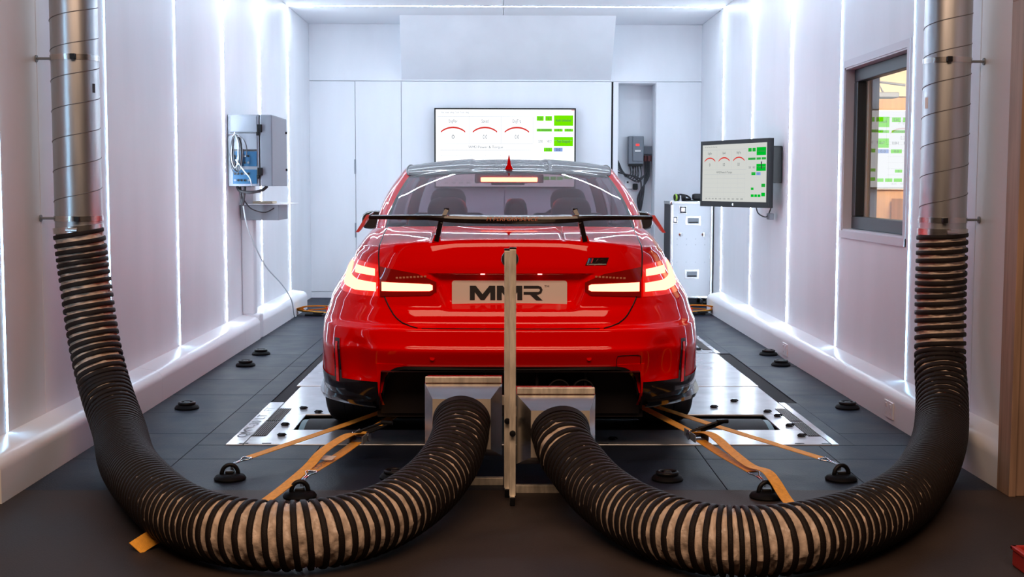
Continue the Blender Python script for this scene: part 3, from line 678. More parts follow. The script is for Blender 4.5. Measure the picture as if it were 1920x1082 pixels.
for sd in (1, -1):
    ep = cobj('winglet', MB().prism([(-.955, 0), (-.80, .012), (-.80, .0), (-.90, -.068), (-.965, -.072)], lambda a, b, d: (sd*(.641+d-b*.62+(0)), a, 1.112+b), -.003, .006), 'carbon', wg)
    cobj('winglet_edge', MB().prism([(-.957, .004), (-.945, .004), (-.948, -.072), (-.972, -.074)], lambda a, b, d: (sd*(.641+d-b*.62), a-.004, 1.112+b), -.005, .009), 'redk', wg)
    mb = MB()
    for (p0, p1, w0, w1) in (((.336, -.90, 1.000), (.315, -.925, 1.085), .014, .011), ((.315, -.925, 1.085), (.290, -.91, 1.136), .011, .010)):
        a, b = Vector((sd*p0[0], p0[1], p0[2])), Vector((sd*p1[0], p1[1], p1[2])); d = (b-a).normalized(); mb.obox((a+b)/2, d, Vector((1, 0, 0))-d*d.x, (0, 1, 0), (b-a).length/2+.004, w1, .035)
    mb.obox((sd*.29, -.89, 1.138), (1, 0, 0), (0, 1, 0), (0, 0, 1), .011, .05, .008)
    cobj('wing_stay', mb, 'carbon', wg)
    cobj('stay_foot', MB().prism([(-.03, 0), (.03, 0), (.014, .032), (-.020, .032)], lambda a, b, d: (sd*(.336+a*.7), d, .992+b), -.93, -.80), 'paint', wg)
# ---- greenhouse
roofr = np.array([(0,.38,1.327),(.2,.385,1.324),(.36,.395,1.317),(.47,.41,1.309),(.552,.43,1.301),(.573,.50,1.318),(.583,.62,1.338),(.588,.75,1.352),(.590,.9,1.362),(.590,1.05,1.366),
 (.588,1.2,1.364),(.582,1.35,1.355),(.575,1.5,1.340),(.565,1.62,1.322),(.54,1.7,1.305),(.48,1.73,1.315),(.4,1.75,1.324),(.28,1.77,1.332),(.14,1.78,1.338),(0,1.785,1.340)])
def gh(u, t, off=0.):
    u = np.atleast_1d(np.array(u, float)); a, b = cr1(inner, u), cr1(roofr, u); p = a*(1-t)+b*t
    bul = np.interp(u, [0, 3.6, 5, 7, 13, 15, 19], [.020, .022, .032, .034, .03, .03, .03])*4*t*(1-t)
    e = cr1(inner, np.minimum(u+.05, 19)); tv = e-cr1(inner, np.maximum(u-.05, 0)); n = np.stack([tv[:, 1], -tv[:, 0], np.zeros(len(u))], 1); n /= np.linalg.norm(n, axis=1)[:, None]+1e-9
    return p+n*(bul+off)[:, None]
def ghpatch(u0, u1, t0, t1, off=0., nu=24, nt=12, both=True):
    m_ = MB()
    for sg in (1, -1):
        G = []
        for t in np.linspace(t0, t1, nt+1):
            q = gh(np.linspace(u0, u1, nu+1), t, off); q[:, 0] *= sg; G.append(q.tolist())
        m_.grid(G, flip=sg < 0)
    return m_
def weld(m_):
    bm = bmesh.new(); vs = [bm.verts.new(v) for v in m_.v]
    for f in m_.f: bm.faces.new([vs[i] for i in f])
    bmesh.ops.remove_doubles(bm, verts=bm.verts, dist=.0004); bm.verts.index_update()
    r = MB().add([v.co[:] for v in bm.verts], [[v.index for v in f.verts] for f in bm.faces]); bm.free(); return r
rw = cobj('rear_window', weld(ghpatch(0, 3.93, -.01, .985, 0, 32, 16)), 'glass', smooth=True)
cobj('windscreen', weld(ghpatch(14.6, 19, 0, 1, 0, 24, 10)), 'glass', smooth=True)
for sg in (1, -1):
    def half(u0, u1, t0, t1, off=0., nu=16, nt=12):
        G = []
        for t in np.linspace(t0, t1, nt+1):
            q = gh(np.linspace(u0, u1, nu+1), t, off); q[:, 0] *= sg; G.append(q.tolist())
        return MB().grid(G, flip=sg < 0)
    cobj('window_seal', half(3.82, 4.02, -.01, 1.0, .001, 3, 16), 'black')
    cobj('rear_pillar', half(4.0, 7.1, -.02, 1.0, .0, 30, 16), 'paint', smooth=True)
    cobj('side_window', half(7.1, 13.5, .06, .93, -.004, 40, 10), 'glass', smooth=True)
    cobj('centre_pillar', half(10.15, 10.5, 0, 1.0, .002, 4, 10), 'gloss_black')
    cobj('window_trim', half(7.0, 13.6, -.01, .07, .002, 30, 2), 'gloss_black'); cobj('roof_rail', half(4.6, 14.0, .93, 1.02, .003, 50, 3), 'paint', smooth=True)
    cobj('front_pillar', half(13.4, 14.65, 0, 1.0, .001, 8, 12), 'paint', smooth=True)
cobj('window_seal', weld(ghpatch(0, 4.0, .965, 1.0, .0015, 24, 2)), 'black')
# roof
def roof_pt(s, q):
    a = abs(s); r = cr1(roofr, np.array([4*a]))[0]; f = cr1(roofr, np.array([19-5*a]))[0]; sdp = cr1(roofr, np.array([4+10*q]))[0]
    r1, f1 = roofr[4], roofr[14]
    p = r*(1-q)+f*q; e1 = r1*(1-q)+f1*q
    x = a*sdp[0]; y = p[1]+(a**4)*(sdp[1]-e1[1])
    zc = float(pchip(np.array([0, .2, .5, .8, 1.]), np.array([[1.327], [1.378], [1.412], [1.396], [1.340]]), np.array([q]))[0][0])
    z = zc+(sdp[2]-zc)*a**2.3
    gr = .007*(1-sm(.192, .222, x))*sm(.0, .10, q)*(1-sm(.95, 1, q)); return (math.copysign(x, s) if s else 0, y, z-gr)
ss = np.unique(np.concatenate([np.linspace(-1, 1, 61), np.linspace(-.40, -.31, 13), np.linspace(.31, .40, 13)]))
cobj('roof', MB().grid([[roof_pt(s, q) for s in ss] for q in np.linspace(0, 1, 41)]), 'roof', smooth=True)
for sd in (1, -1):
    cobj('roof_channel', MB().tube([tuple(Vector(roof_pt(sd*.995, q))+Vector((0, 0, -.001))) for q in np.linspace(0, 1, 30)], .005, 6), 'black')
# shark fin
G = []
for k in range(13):
    t = k/12; y = .46+.20*t; h = .078*(1-t)**.0 if t < .25 else .078*(1-((t-.25)/.75)**1.6); zb = 1.335+.018*(t)
    w = .024*(1-t)**.5+.001; G.append([(-w, y, zb), (-w*.45, y+.01*0, zb+h*.35), (-.0025, y+.0, zb+h), (.0025, y, zb+h), (w*.45, y, zb+h*.35), (w, y, zb)])
cobj('roof_aerial', MB().grid(G).add(G[0], [tuple(range(6))]), 'paint', angle=50)
# high brake lamp, inside the glass
cobj('high_brake_lamp', MB().bbox(-.155, .33, 1.268, .155, .37, 1.292, .003), 'brakebar')
cobj('brake_lamp_housing', MB().bbox(-.19, .345, 1.262, .19, .43, 1.31, .006), 'seat')
# cabin
def headrest(x, y, z, w, h, t=.10): 
    m_ = MB(); G = []
    for zz, ww, tt in ((0, .62, .8), (.12, .82, .95), (.35, .98, 1), (.65, 1, 1), (.85, .88, .9), (.96, .68, .7), (1.0, .4, .4)):
        G.append([(x+cos(a)*w/2*ww*1.0*(abs(cos(a))**-.35 if abs(cos(a)) > .2 else 1), y+sin(a)*t/2*tt, z+zz*h) for a in np.linspace(0, 2*pi, 25)])
    return m_.grid(G)
for x in (-.33, .33): cobj('rear_headrest', headrest(x, .12, 1.0, .215, .185), 'seat', smooth=True)
cobj('rear_headrest', headrest(.035, .12, .98, .125, .20), 'seat', smooth=True)
cobj('rear_seat', MB().bbox(-.62, .08, .45, .62, .26, 1.02, .05).bbox(-.62, .2, .40, .62, .70, .55, .04), 'seat', smooth=True)
for x in (-.37, .37):
    cobj('front_seat', MB().bbox(x-.25, 1.15, .45, x+.25, 1.32, 1.08, .06).bbox(x-.25, 1.25, .35, x+.25, 1.8, .5, .05), 'seat', smooth=True); cobj('front_headrest', headrest(x, 1.22, 1.06, .22, .17), 'seat', smooth=True)
cobj('parcel_shelf', MB().box(-.66, -.44, .98, .66, .10, 1.0), 'seat')
cobj('dashboard', MB().bbox(-.68, 1.95, .6, .68, 2.3, 1.0, .05), 'seat'); cobj('headliner', MB().grid([[tuple(Vector(roof_pt(s, q))-Vector((0, 0, .02))) for s in np.linspace(-.97, .97, 21)] for q in np.linspace(.03, .97, 15)], flip=True), 'seat')
cobj('cabin_floor', MB().box(-.7, -.4, .3, .7, 2.2, .34).box(-.7, -.4, .3, -.68, 2.2, .98).box(.68, -.4, .3, .7, 2.2, .98), 'seat')
cobj('steering_wheel', MB().tube([(.37+.17*cos(t), 1.78+.05*sin(t), .93+.17*sin(t)) for t in np.linspace(0, 2*pi, 28)[:-1]], .014, 8, closed=True), 'seat', smooth=True)
cobj('rear_view_mirror', MB().bbox(-.11, 1.55, 1.25, .11, 1.58, 1.31, .01), 'seat')
# door mirrors
for sd in (1, -1):
    m_ = MB(); G = []
    for k, (dy, wf) in enumerate(((0, .86), (.012, .97), (.05, 1.0), (.10, .80), (.125, .35))):
        G.append([(sd*(.90+.098*wf*math.copysign(abs(cos(a))**.6, cos(a))), 2.02+dy, 1.012+.064*wf*math.copysign(abs(sin(a))**.7, sin(a))-.008*cos(a)) for a in np.linspace(0, 2*pi, 33)])
    m_.grid(G, flip=sd > 0); dm = cobj('door_mirror', m_, 'gloss_black', smooth=True)
    cobj('mirror_glass', MB().add([(p[0], p[1]+.004, p[2]) for p in G[0][:-1]], [tuple(range(32))]), 'chrome', dm)
    cobj('mirror_stalk', MB().bbox(sd*.70, 2.05, .955, sd*.86, 2.11, .985, .008), 'gloss_black', dm)

# ================================================================ EXTRACTION STANDS
def stand(label, px, py, x0, x1, zb, zt, ztb, sgn, post_top, dl=.036, dr=.046):
    """px: post x centre; box spans x0..x1; sgn: which side the cross bar runs"""
    r = thing('extraction_stand', label, 'extraction stand', (px, py, 0), 'exhaust extraction stands behind the car')
    hw = .0125
    obj('post', MB().bbox(px-hw, py-hw, .03, px+hw, py+hw, post_top, .002), 'steel_post', r)
    obj('post_cap', MB().bbox(px-hw-.001, py-hw-.001, post_top, px+hw+.001, py+hw+.001, post_top+.008, .002), 'black', r)
    obj('base_rail', MB().bbox(px-.0098, py-.04, .0, px+.0098, py+.50, .032, .002), 'steel_post', r)
    obj('rail_cap', MB().bbox(px-.0099, py-.052, .0, px+.0099, py-.038, .033, .003), 'rubber', r)
    bx = x0+.03 if sgn < 0 else x1-.03
    obj('cross_bar', MB().bbox(min(px+sgn*.015, bx), py+.16, .0, max(px+sgn*.015, bx), py+.19, .032, .002), 'steel_post', r)
    yf, yi, yk = py+.12, py+.03, py+.34         # frustum back edge, inner plate, box back
    d = .045; xi0, xi1, zi0, zi1 = x0+dl, x1-dr, zb+d, zt-.050
    obj('box_body', MB().box(x0, yf, zb, x1, yk, zt), 'steel', r)
    A = [(x0, yf, zb), (x1, yf, zb), (x1, yf, zt), (x0, yf, zt)]; B = [(xi0, yi, zi0), (xi1, yi, zi0), (xi1, yi, zi1), (xi0, yi, zi1)]
    for a, b in ((0, 1), (1, 2), (2, 3), (3, 0)):
        obj('bevel_panel', MB().add([A[a], A[b], B[b], B[a]], [(0, 1, 2, 3)]), 'steel', r)
    obj('front_plate', MB().add(B, [(0, 1, 2, 3)]), 'steel_plate', r)
    cx, cz = (xi0+xi1)/2, (zi0+zi1)/2+.01
    for q in range(7):
        a = pi*(q+.35)/7.; obj('rivet', MB().lathe((cx+.112*cos(a), yi-.0005, cz-.01+.108*sin(a)), (0, -1, 0), [(.004, 0), (.003, .002), (0, .003)], 8), 'chrome', r)
    obj('top_rail', MB().bbox(x0+.002, yf-.004, zt+.002, x1-.002, yf+.022, ztb, .002), 'steel_post', r)
    obj('bracket', MB().bbox(min(px, x0, x1) if sgn > 0 else x1-.005, yf+.05, zt-.10, (x0+.005) if sgn > 0 else px, yf+.07, zt-.06, .002), 'steel_post', r)
    obj('clamp_knob', MB().lathe((px, py-hw, zt-.13), (0, -1, 0), [(.006, 0), (.006, .01), (.012, .012), (.012, .024), (0, .026)], 14), 'black', r)
    return r, (cx, yi, cz)
sL, hl = stand('left exhaust extraction stand with square flanged steel hood on a thin post', .0268, 5.10, -.312, .006, .135, .437, .463, -1, .990)
sR, hr = stand('right exhaust extraction stand with square flanged steel hood, its post slightly nearer', .047, 4.965, .064, .380, .130, .413, .440, 1, 1.002, .056, .028)

# ================================================================ HOSES
def make_hose(label, pts, seam_ang, name='flexible_hose', seed=1, squeeze=()):
    P = catmull(pts, 24); P = [Vector(p) for p in P]
    seg = [0]
    for a, b in zip(P[:-1], P[1:]): seg.append(seg[-1]+(b-a).length)
    Lt = seg[-1]; seg = np.array(seg); PA = np.array([p[:] for p in P])
    at = lambda s: Vector((np.interp(s, seg, PA[:, 0]), np.interp(s, seg, PA[:, 1]), np.interp(s, seg, PA[:, 2])))
    N = int(Lt/.0042); sv = np.linspace(0, Lt, N+1); rg = np.random.default_rng(seed)
    nz = np.interp(sv, np.linspace(0, Lt, int(Lt/.12)), rg.normal(0, .08, int(Lt/.12)))
    pitch = .0365*(1+nz*1.3)
    for c, w, k in squeeze: pitch *= 1-k*np.exp(-((sv-c*Lt)/w)**2)
    ph = np.concatenate([[0], np.cumsum(2*pi/((pitch[1:]+pitch[:-1])/2)*(Lt/N))])
    pos = [at(s) for s in sv]; T = [(pos[min(i+1, N)]-pos[max(i-1, 0)]).normalized() for i in range(N+1)]
    for _ in range(4): T = [T[0]]+[(T[i-1]+T[i]*2+T[i+1]).normalized() for i in range(1, N)]+[T[-1]]
    u = T[0].cross(Vector((0, 1, .01))).normalized(); U = []; 
    for i in range(N+1): u = (u-T[i]*u.dot(T[i])).normalized(); U.append(u.copy())
    K = 44; R0 = .110; sagn = rg.normal(0, 1, 4096); G = []
    for i in range(N+1):
        w = T[i].cross(U[i]); row = []
        for k in range(K+1):
            a = 2*pi*(k % K)/K; f = ((ph[i]-a)/(2*pi)); fr = f-math.floor(f)
            d = abs(fr-.5)*2               # 1 at rib, 0 mid between
            sag = .0085*(1-d**2.2)*(1+.40*sin(a*5+ph[i]*.37)+.30*sin(a*9-ph[i]*.9)) + .0034*sin(a*14+fr*9+3*sin(ph[i]/3.1))*(1-d**2)
            rad = R0-sag; row.append(pos[i]+(U[i]*cos(a)+w*sin(a))*rad)
        G.append(row)
    r = thing(name, label, 'hose', (pos[0].x, pos[0].y, 0) if False else tuple(pos[N//2]-Vector((0, 0, .12))))
    m_ = MB(); m_.grid(G); obj('fabric_sleeve', m_, 'fabric', r, smooth=True)
    # rib: one continuous helical wear strip
    idx = np.arange(0, ph[-1]/(2*pi), 1/36.); H = []
    for t in idx:
        # angle a and s with (ph(s)-a)/(2pi) = integer -> a = ph
        s = np.interp(t*2*pi, ph, sv); i = min(N, int(round(s/Lt*N))); a = t*2*pi; w = T[i].cross(U[i]); pp = at(s)
        pt = np.interp(s, sv, pitch); hw_ = min(.0106, pt*.34); n = U[i]*cos(a)+w*sin(a)
        H.append([pp+n*(R0-.003)-T[i]*hw_, pp+n*(R0+.0025)-T[i]*hw_*.9, pp+n*(R0+.0045)-T[i]*hw_*.5, pp+n*(R0+.0045)+T[i]*hw_*.5, pp+n*(R0+.0025)+T[i]*hw_*.9, pp+n*(R0-.003)+T[i]*hw_])
    obj('wear_strip', MB().grid(H), 'rib', r, smooth=True)
    # seam stripe between the ribs
    m_ = MB()
    for i in range(0, N-1, 1):
        w = T[i].cross(U[i]); fr = ((ph[i]-seam_ang)/(2*pi)) % 1
        if abs(fr-.5) < .30:
            q = []
            for (da, ii) in ((-.035, i), (.035, i), (.035, i+1), (-.035, i+1)):
                a = seam_ang+da; w2 = T[ii].cross(U[ii]); f2 = ((ph[ii]-a)/(2*pi)) % 1; d = abs(f2-.5)*2
                q.append(pos[ii]+(U[ii]*cos(a)+w2*sin(a))*(R0-.0055*(1-d**2.2)+.0012))
            m_.add(q, [(0, 1, 2, 3)])
    obj('seam', m_, 'seam', r)
    # clamp band at the duct end
    c0 = pos[0]; ax = T[0]
    obj('clamp_band', MB().lathe(c0-ax*.012, ax, [(R0-.004, -.014), (R0+.002, -.014), (R0+.002, .014), (R0-.004, .014)], 40), 'steel', r, angle=40)
    obj('clamp_screw', MB().cyl(c0+Vector((-.02, -R0-.008, .012)), c0+Vector((.03, -R0-.008, .012)), .008, 10), 'steel', r)
    c1 = pos[-1]; ax = T[-1]
    obj('collar', MB().lathe(c1+ax*.004, ax, [(R0-.005, -.03), (R0+.006, -.03), (R0+.008, 0), (R0-.005, .0)], 40), 'rib', r, angle=40)
    return r
Lp = [(-1.925, 5.86, 1.035), (-1.912, 5.86, .90), (-1.892, 5.85, .75), (-1.868, 5.83, .60), (-1.83, 5.79, .45), (-1.765, 5.71, .30), (-1.66, 5.52, .185), (-1.50, 5.10, .128), (-1.27, 4.62, .119), (-1.06, 4.28, .119), (-.83, 4.09, .119), (-.60, 4.08, .120), (-.42, 4.24, .123), (-.29, 4.50, .145), (-.205, 4.76, .19), (-.165, 4.98, .245), (hl[0], hl[1]-.003, hl[2])]
Rp = [(2.03, 5.87, 1.03), (2.03, 5.87, .90), (2.03, 5.87, .75), (2.03, 5.86, .58), (2.02, 5.82, .43), (1.985, 5.68, .285), (1.89, 5.42, .175), (1.72, 5.05, .124), (1.50, 4.62, .118), (1.27, 4.30, .118), (1.02, 4.08, .118), (.80, 4.00, .118), (.62, 4.06, .119), (.465, 4.30, .121), (.36, 4.58, .140), (.29, 4.78, .19), (.25, 4.88, .235), (hr[0], hr[1]-.003, hr[2])]
make_hose('ribbed beige and black flexible hose curling from the left duct to the left extraction hood', Lp, 4.6, seed=3, squeeze=((.30, .18, .45), (.37, .16, .35), (.62, .06, .30), (.99, .04, .3)))
make_hose('ribbed beige and black flexible hose curling from the right duct to the right extraction hood', Rp, 5.3, seed=9, squeeze=((.28, .18, .45), (.35, .16, .38), (.72, .08, .30), (.99, .05, .35)))
def duct(label, x, y, z0, sgn, wall):
    r = thing('steel_duct', label, 'duct', (x, y, z0), 'steel ducts running down the side walls')
    rad = .104
    obj('pipe', MB().lathe((x, y, z0), (0, 0, 1), [(rad-.004, 0), (rad, .002), (rad, ZC-z0-.001)], 64), 'galv', r, angle=40)
    pts = []; H = ZC-z0; pit = .135; n = int(H/pit*40)
    for k in range(n): a = 2*pi*k/40; pts.append((x+(rad+.0005)*cos(a), y+(rad+.0005)*sin(a), z0+.05+(k/40)*pit))
    pts = [p for p in pts if p[2] < ZC-.01]
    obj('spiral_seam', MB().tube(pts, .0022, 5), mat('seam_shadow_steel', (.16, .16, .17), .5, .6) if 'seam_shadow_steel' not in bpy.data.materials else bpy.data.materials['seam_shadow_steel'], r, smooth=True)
    for zc in (1.815, 1.095):
        b = obj('duct_clip', MB().lathe((x, y, zc), (0, 0, 1), [(rad, -.012), (rad+.004, -.012), (rad+.004, .012), (rad, .012)], 48), 'steel', r, angle=40)
        obj('clip_stud', MB().cyl((x+sgn*(rad), y, zc), (wall, y, zc), .006, 8).lathe((wall, y, zc), (-sgn, 0, 0), [(.016, 0), (.016, .006), (0, .007)], 14), 'midgrey', b)
        obj('clip_bolt', MB().bbox(x-.012-sgn*.03, y-rad-.022, zc-.012, x+.012-sgn*.03, y-rad, zc+.012, .003), 'black', b)
    return r
dl_ = duct('galvanised spiral duct on the left wall with a ribbed hose below it', -1.925, 5.86, 1.045, -1, XL)
dr_ = duct('galvanised spiral duct on the right wall beside the control room window', 2.03, 5.87, 1.04, 1, XR)
obj('sticker', MB().prism([(-.42, 1.66), (-.26, 1.66), (-.26, 1.70), (-.42, 1.70)], lambda a, b, d: (-1.925+(.1045+d)*cos(a-pi*0.02), 5.86+(.1045+d)*sin(a-pi*.02), b), 0, .0008), 'print_black', dl_)
obj('sticker', MB().prism([(-2.95, 1.60), (-2.75, 1.60), (-2.75, 1.65), (-2.95, 1.65)], lambda a, b, d: (2.03+(.1045+d)*cos(a), 5.87+(.1045+d)*sin(a), b), 0, .0008), 'paper', dr_)

# ================================================================ FLOOR ANCHORS AND STRAPS
def anchor(label, x, y, ring_up=True, rot=0.):
    r = thing('floor_anchor', label, 'floor anchor', (x, y, 0), 'black floor anchors')
    obj('anchor_base', MB().lathe((x, y, 0), (0, 0, 1), [(.066, 0), (.068, .007), (.060, .018), (.036, .026), (.0, .028)], 32), 'rubber', r, angle=45)
    d = Vector((cos(rot), sin(rot), 0))
    if ring_up: pts = [Vector((x, y, .024))+d*.034*cos(t)+Vector((0, 0, 1))*.040*sin(t) for t in np.linspace(0, pi, 14)]
    else: pts = [Vector((x, y, .031))+d*.040*cos(t)+Vector((-d.y, d.x, .0))*.040*sin(t) for t in np.linspace(0, 2*pi, 22)[:-1]]
    obj('anchor_ring', MB().tube(pts, .0095, 8, closed=not ring_up), 'black', r, smooth=True)
    obj('ring_block', MB().bbox(x-.018, y-.014, .018, x+.018, y+.014, .038, .004), 'black', r)
for lb, x, y, up in (('black floor anchor near the left wall beside the outer floor joint', -1.755, 7.10, False), ('black floor anchor by the left skirting, nearer of the far pair', -1.765, 8.80, False), ('black floor anchor by the left skirting, farther of the far pair', -1.77, 9.40, False),
    ('black floor anchor by the right skirting, nearer of the far pair', 1.955, 8.84, False), ('black floor anchor by the right skirting, farther of the far pair', 1.985, 9.40, False), ('black floor anchor alone below the control room window', 1.955, 7.12, False),
    ('empty black floor anchor behind the right hose beside the hood', .71, 5.36, False), ('empty black floor anchor in shadow behind the left hose', -.45, 5.39, False),
    ('outer left floor anchor with an orange strap hooked on', -1.150, 5.37, True), ('inner left floor anchor half hidden behind the hose', -.805, 5.06, True), ('outer right floor anchor with an orange strap hooked on', 1.452, 5.36, True), ('inner right floor anchor with a strap end lying over it', 1.068, 5.05, True)):
    anchor(lb, x, y, up, .25)
def ribbon(pts, w, nrm=(0, 0, 1), th=.0028, twist=None, n=8):
    P = catmull(pts, n); L = len(P); A = []; B = []
    G = []
    for i in range(L):
        t = (P[min(i+1, L-1)]-P[max(i-1, 0)]).normalized(); nn = Vector(nrm)
        if twist: a = twist[0]+(twist[1]-twist[0])*i/(L-1); nn = Matrix.Rotation(a, 3, t) @ nn
        s = t.cross(nn).normalized(); m = s.cross(t).normalized()
        G.append([P[i]-s*w/2-m*th/2, P[i]-s*w/6-m*th/2, P[i]+s*w/6-m*th/2, P[i]+s*w/2-m*th/2, P[i]+s*w/2+m*th/2, P[i]+s*w/6+m*th/2, P[i]-s*w/6+m*th/2, P[i]-s*w/2+m*th/2, P[i]-s*w/2-m*th/2])
    return MB().grid(G).add(G[0][:-1], [tuple(range(8))]).add(G[-1][:-1], [tuple(reversed(range(8)))])
def hook(a, b, w=.044):
    """double-J hook: triangle of wire from strap end a to anchor ring b"""
    a, b = Vector(a), Vector(b); d = (b-a).normalized(); s = d.cross(Vector((0, 0, 1))).normalized(); m = MB()
    m.tube([a-s*w/2+d*.004, a-s*w/2, a+s*w/2, a+s*w/2+d*.004], .0032, 8)
    for k in (-1, 1): m.tube(catmull([a+s*k*w/2, a+s*k*w*.5+d*.016, a+s*k*.006+d*.045, b+s*k*.005, b+d*.016+s*k*.005-Vector((0, 0, .010)), b+d*.014+s*k*.005-Vector((0, 0, .024))], 4), .0034, 8)
    return m
def strap(label, org, end, w=.046):
    r = thing('tie_down_strap', label, 'strap', (end[0], end[1], 0), 'orange tie-down straps')
    e = Vector(end); o = Vector(org); d = (e-o).normalized(); he = e-d*.085+Vector((0, 0, .004))
    obj('webbing', ribbon([o, o.lerp(he, .5)-Vector((0, 0, .004)), he], w, n=6), 'web', r)
    obj('hook', hook(he, e), 'chrome', r, smooth=True)
    return r
# outer straps
strap('outer left orange strap running taut from the rear axle to the outer left anchor', (-.42, 6.50, .16), (-1.133, 5.385, .066))
strap('outer right orange strap running taut from the rear axle to the outer right anchor', (.67, 6.50, .16), (1.435, 5.375, .066))
def ratchet_strap(label, org, rat, end, tail, sgn, tagside):
    r = thing('ratchet_strap', label, 'strap', (rat[0], rat[1], 0), 'orange tie-down straps')
    o, k, e = Vector(org), Vector(rat), Vector(end); d1 = (k-o).normalized(); d2 = (e-k).normalized()
    he = e-d2*.085+Vector((0, 0, .006)); s = d2.cross(Vector((0, 0, 1))).normalized()
    obj('webbing', ribbon([o, o.lerp(k, .5), k], .048, n=6), 'web', r)
    fx = obj('fixed_webbing', ribbon([k+d2*.03-Vector((0, 0, .012)), k.lerp(he, .5)-Vector((0, 0, .012)), he], .048, n=6), 'web', r)
    obj('hook', hook(he, e), 'chrome', r, smooth=True)
    # ratchet buckle: two side plates, handle, spool
    m_ = MB()
    for q in (-1, 1): m_.obox(k+s*q*.031+d2*.005, d2, s, Vector((0, 0, 1)), .062, .0025, .017)
    m_.obox(k+d2*.045-Vector((0, 0, .010)), d2, s, (0, 0, 1), .010, .030, .004)
    bk = obj('ratchet_frame', m_, 'midgrey', r)
    obj('spool', MB().cyl(k-s*.036, k+s*.036, .011, 14).lathe(k+s*.034, s, [(.020, 0), (.022, .003), (.020, .006), (0, .006)], 16).lathe(k-s*.034, -s, [(.020, 0), (.022, .003), (.020, .006), (0, .006)], 16), 'chrome', r, angle=40)
    hd = (Vector((sgn*.80, -.10, .34))).normalized(); hb = k+Vector((0, 0, .014)); m_ = MB()
    for q in (-1, 1): m_.tube([hb+s*q*.026, hb+s*q*.026+hd*.06, hb+s*q*.016+hd*.13], .006, 8)
    obj('ratchet_handle', m_.cyl(hb+hd*.128-s*.026, hb+hd*.128+s*.026, .010, 12).obox(hb+hd*.055, hd, s, hd.cross(s), .035, .024, .003), 'black', r, angle=40)
    obj('loose_end', ribbon([k+Vector((0, 0, .012))]+[Vector(p) for p in tail], .048, n=8), 'web', r)
    return r, k, he, d2, s
rs, k_, he_, d_, s_ = ratchet_strap('left ratchet strap with printed label and white tag, its loose end trailing under the hose', (-.45, 6.36, .15), (-.625, 5.68, .125), (-.793, 5.085, .068),
    [(-.67, 5.55, .155), (-.75, 5.33, .130), (-.80, 5.20, .085), (-.90, 4.93, .030), (-1.0, 4.65, .004), (-1.10, 4.50, .003)], 1, 1)
# printed label + white tag on the fixed webbing
obj('strap_end', ribbon([(-1.06, 4.52, .010), (-1.13, 4.44, .034), (-1.19, 4.37, .036), (-1.245, 4.29, .012)], .062, nrm=(.1, -.75, .65), n=8), 'web', rs)
m_ = MB(); o2 = he_-d_*.075+Vector((0, 0, .0035)); up = s_.cross(d_).normalized(); up = up if up.z > 0 else -up
put_text(m_, 'LC-20', .040, lambda x, y: o2+up*.001-d_*x*(-1)*-1+s_*(y-.014)*1, width=.105)
obj('lettering', m_, 'print_black', rs)
q0 = he_-d_*.165+Vector((0, 0, .006)); obj('paper_tag', MB().obox(q0+s_*.002, d_, s_, up, .028, .028, .0008), 'paper', rs)
ratchet_strap('right ratchet strap with black handle raised, its loose end draped over the inner anchor', (.69, 6.36, .15), (.885, 5.72, .125), (1.055, 5.075, .068),
    [(.935, 5.60, .150), (.985, 5.36, .120), (1.03, 5.20, .098), (1.075, 5.10, .098), (1.095, 5.02, .075), (1.12, 4.90, .025), (1.15, 4.75, .004), (1.18, 4.5, .003)], 1, -1)
# far straps in heaps by the front anchors
def heap(label, x, y, sgn):
    r = thing('ratchet_strap', label, 'strap', (x, y, 0), 'orange straps heaped by the front wheels')
    pts = [(x+.16*sgn, y-.02, .02), (x+.02*sgn, y+.02, .025), (x-.10*sgn, y, .03), (x-.16*sgn, y-.05, .055), (x-.10*sgn, y-.06, .085), (x+.05*sgn, y-.04, .09), (x+.13*sgn, y-.02, .075), (x+.05*sgn, y, .055), (x-.08*sgn, y-.02, .05)]
    obj('webbing', ribbon(pts, .10, nrm=(0, .2, 1), n=8), 'web', r)
    obj('loose_end', ribbon([(x-.12*sgn, y-.08, .05), (x, y-.10, .04), (x+.14*sgn, y-.12, .03), (x+.32*sgn, y-.20, .02)], .045, n=6), 'web', r)
    obj('ratchet_frame', MB().bbox(x-.10, y-.13, .0, x+.06, y-.07, .022, .006).bbox(x-.02, y-.14, .02, x+.08, y-.11, .036, .004), 'black', r)
heap('heaped orange ratchet strap on the floor left of the front wheel by the back wall', -1.77, 12.30, 1)
heap('heaped orange ratchet strap on the floor below the flight case', 1.92, 12.42, -1)

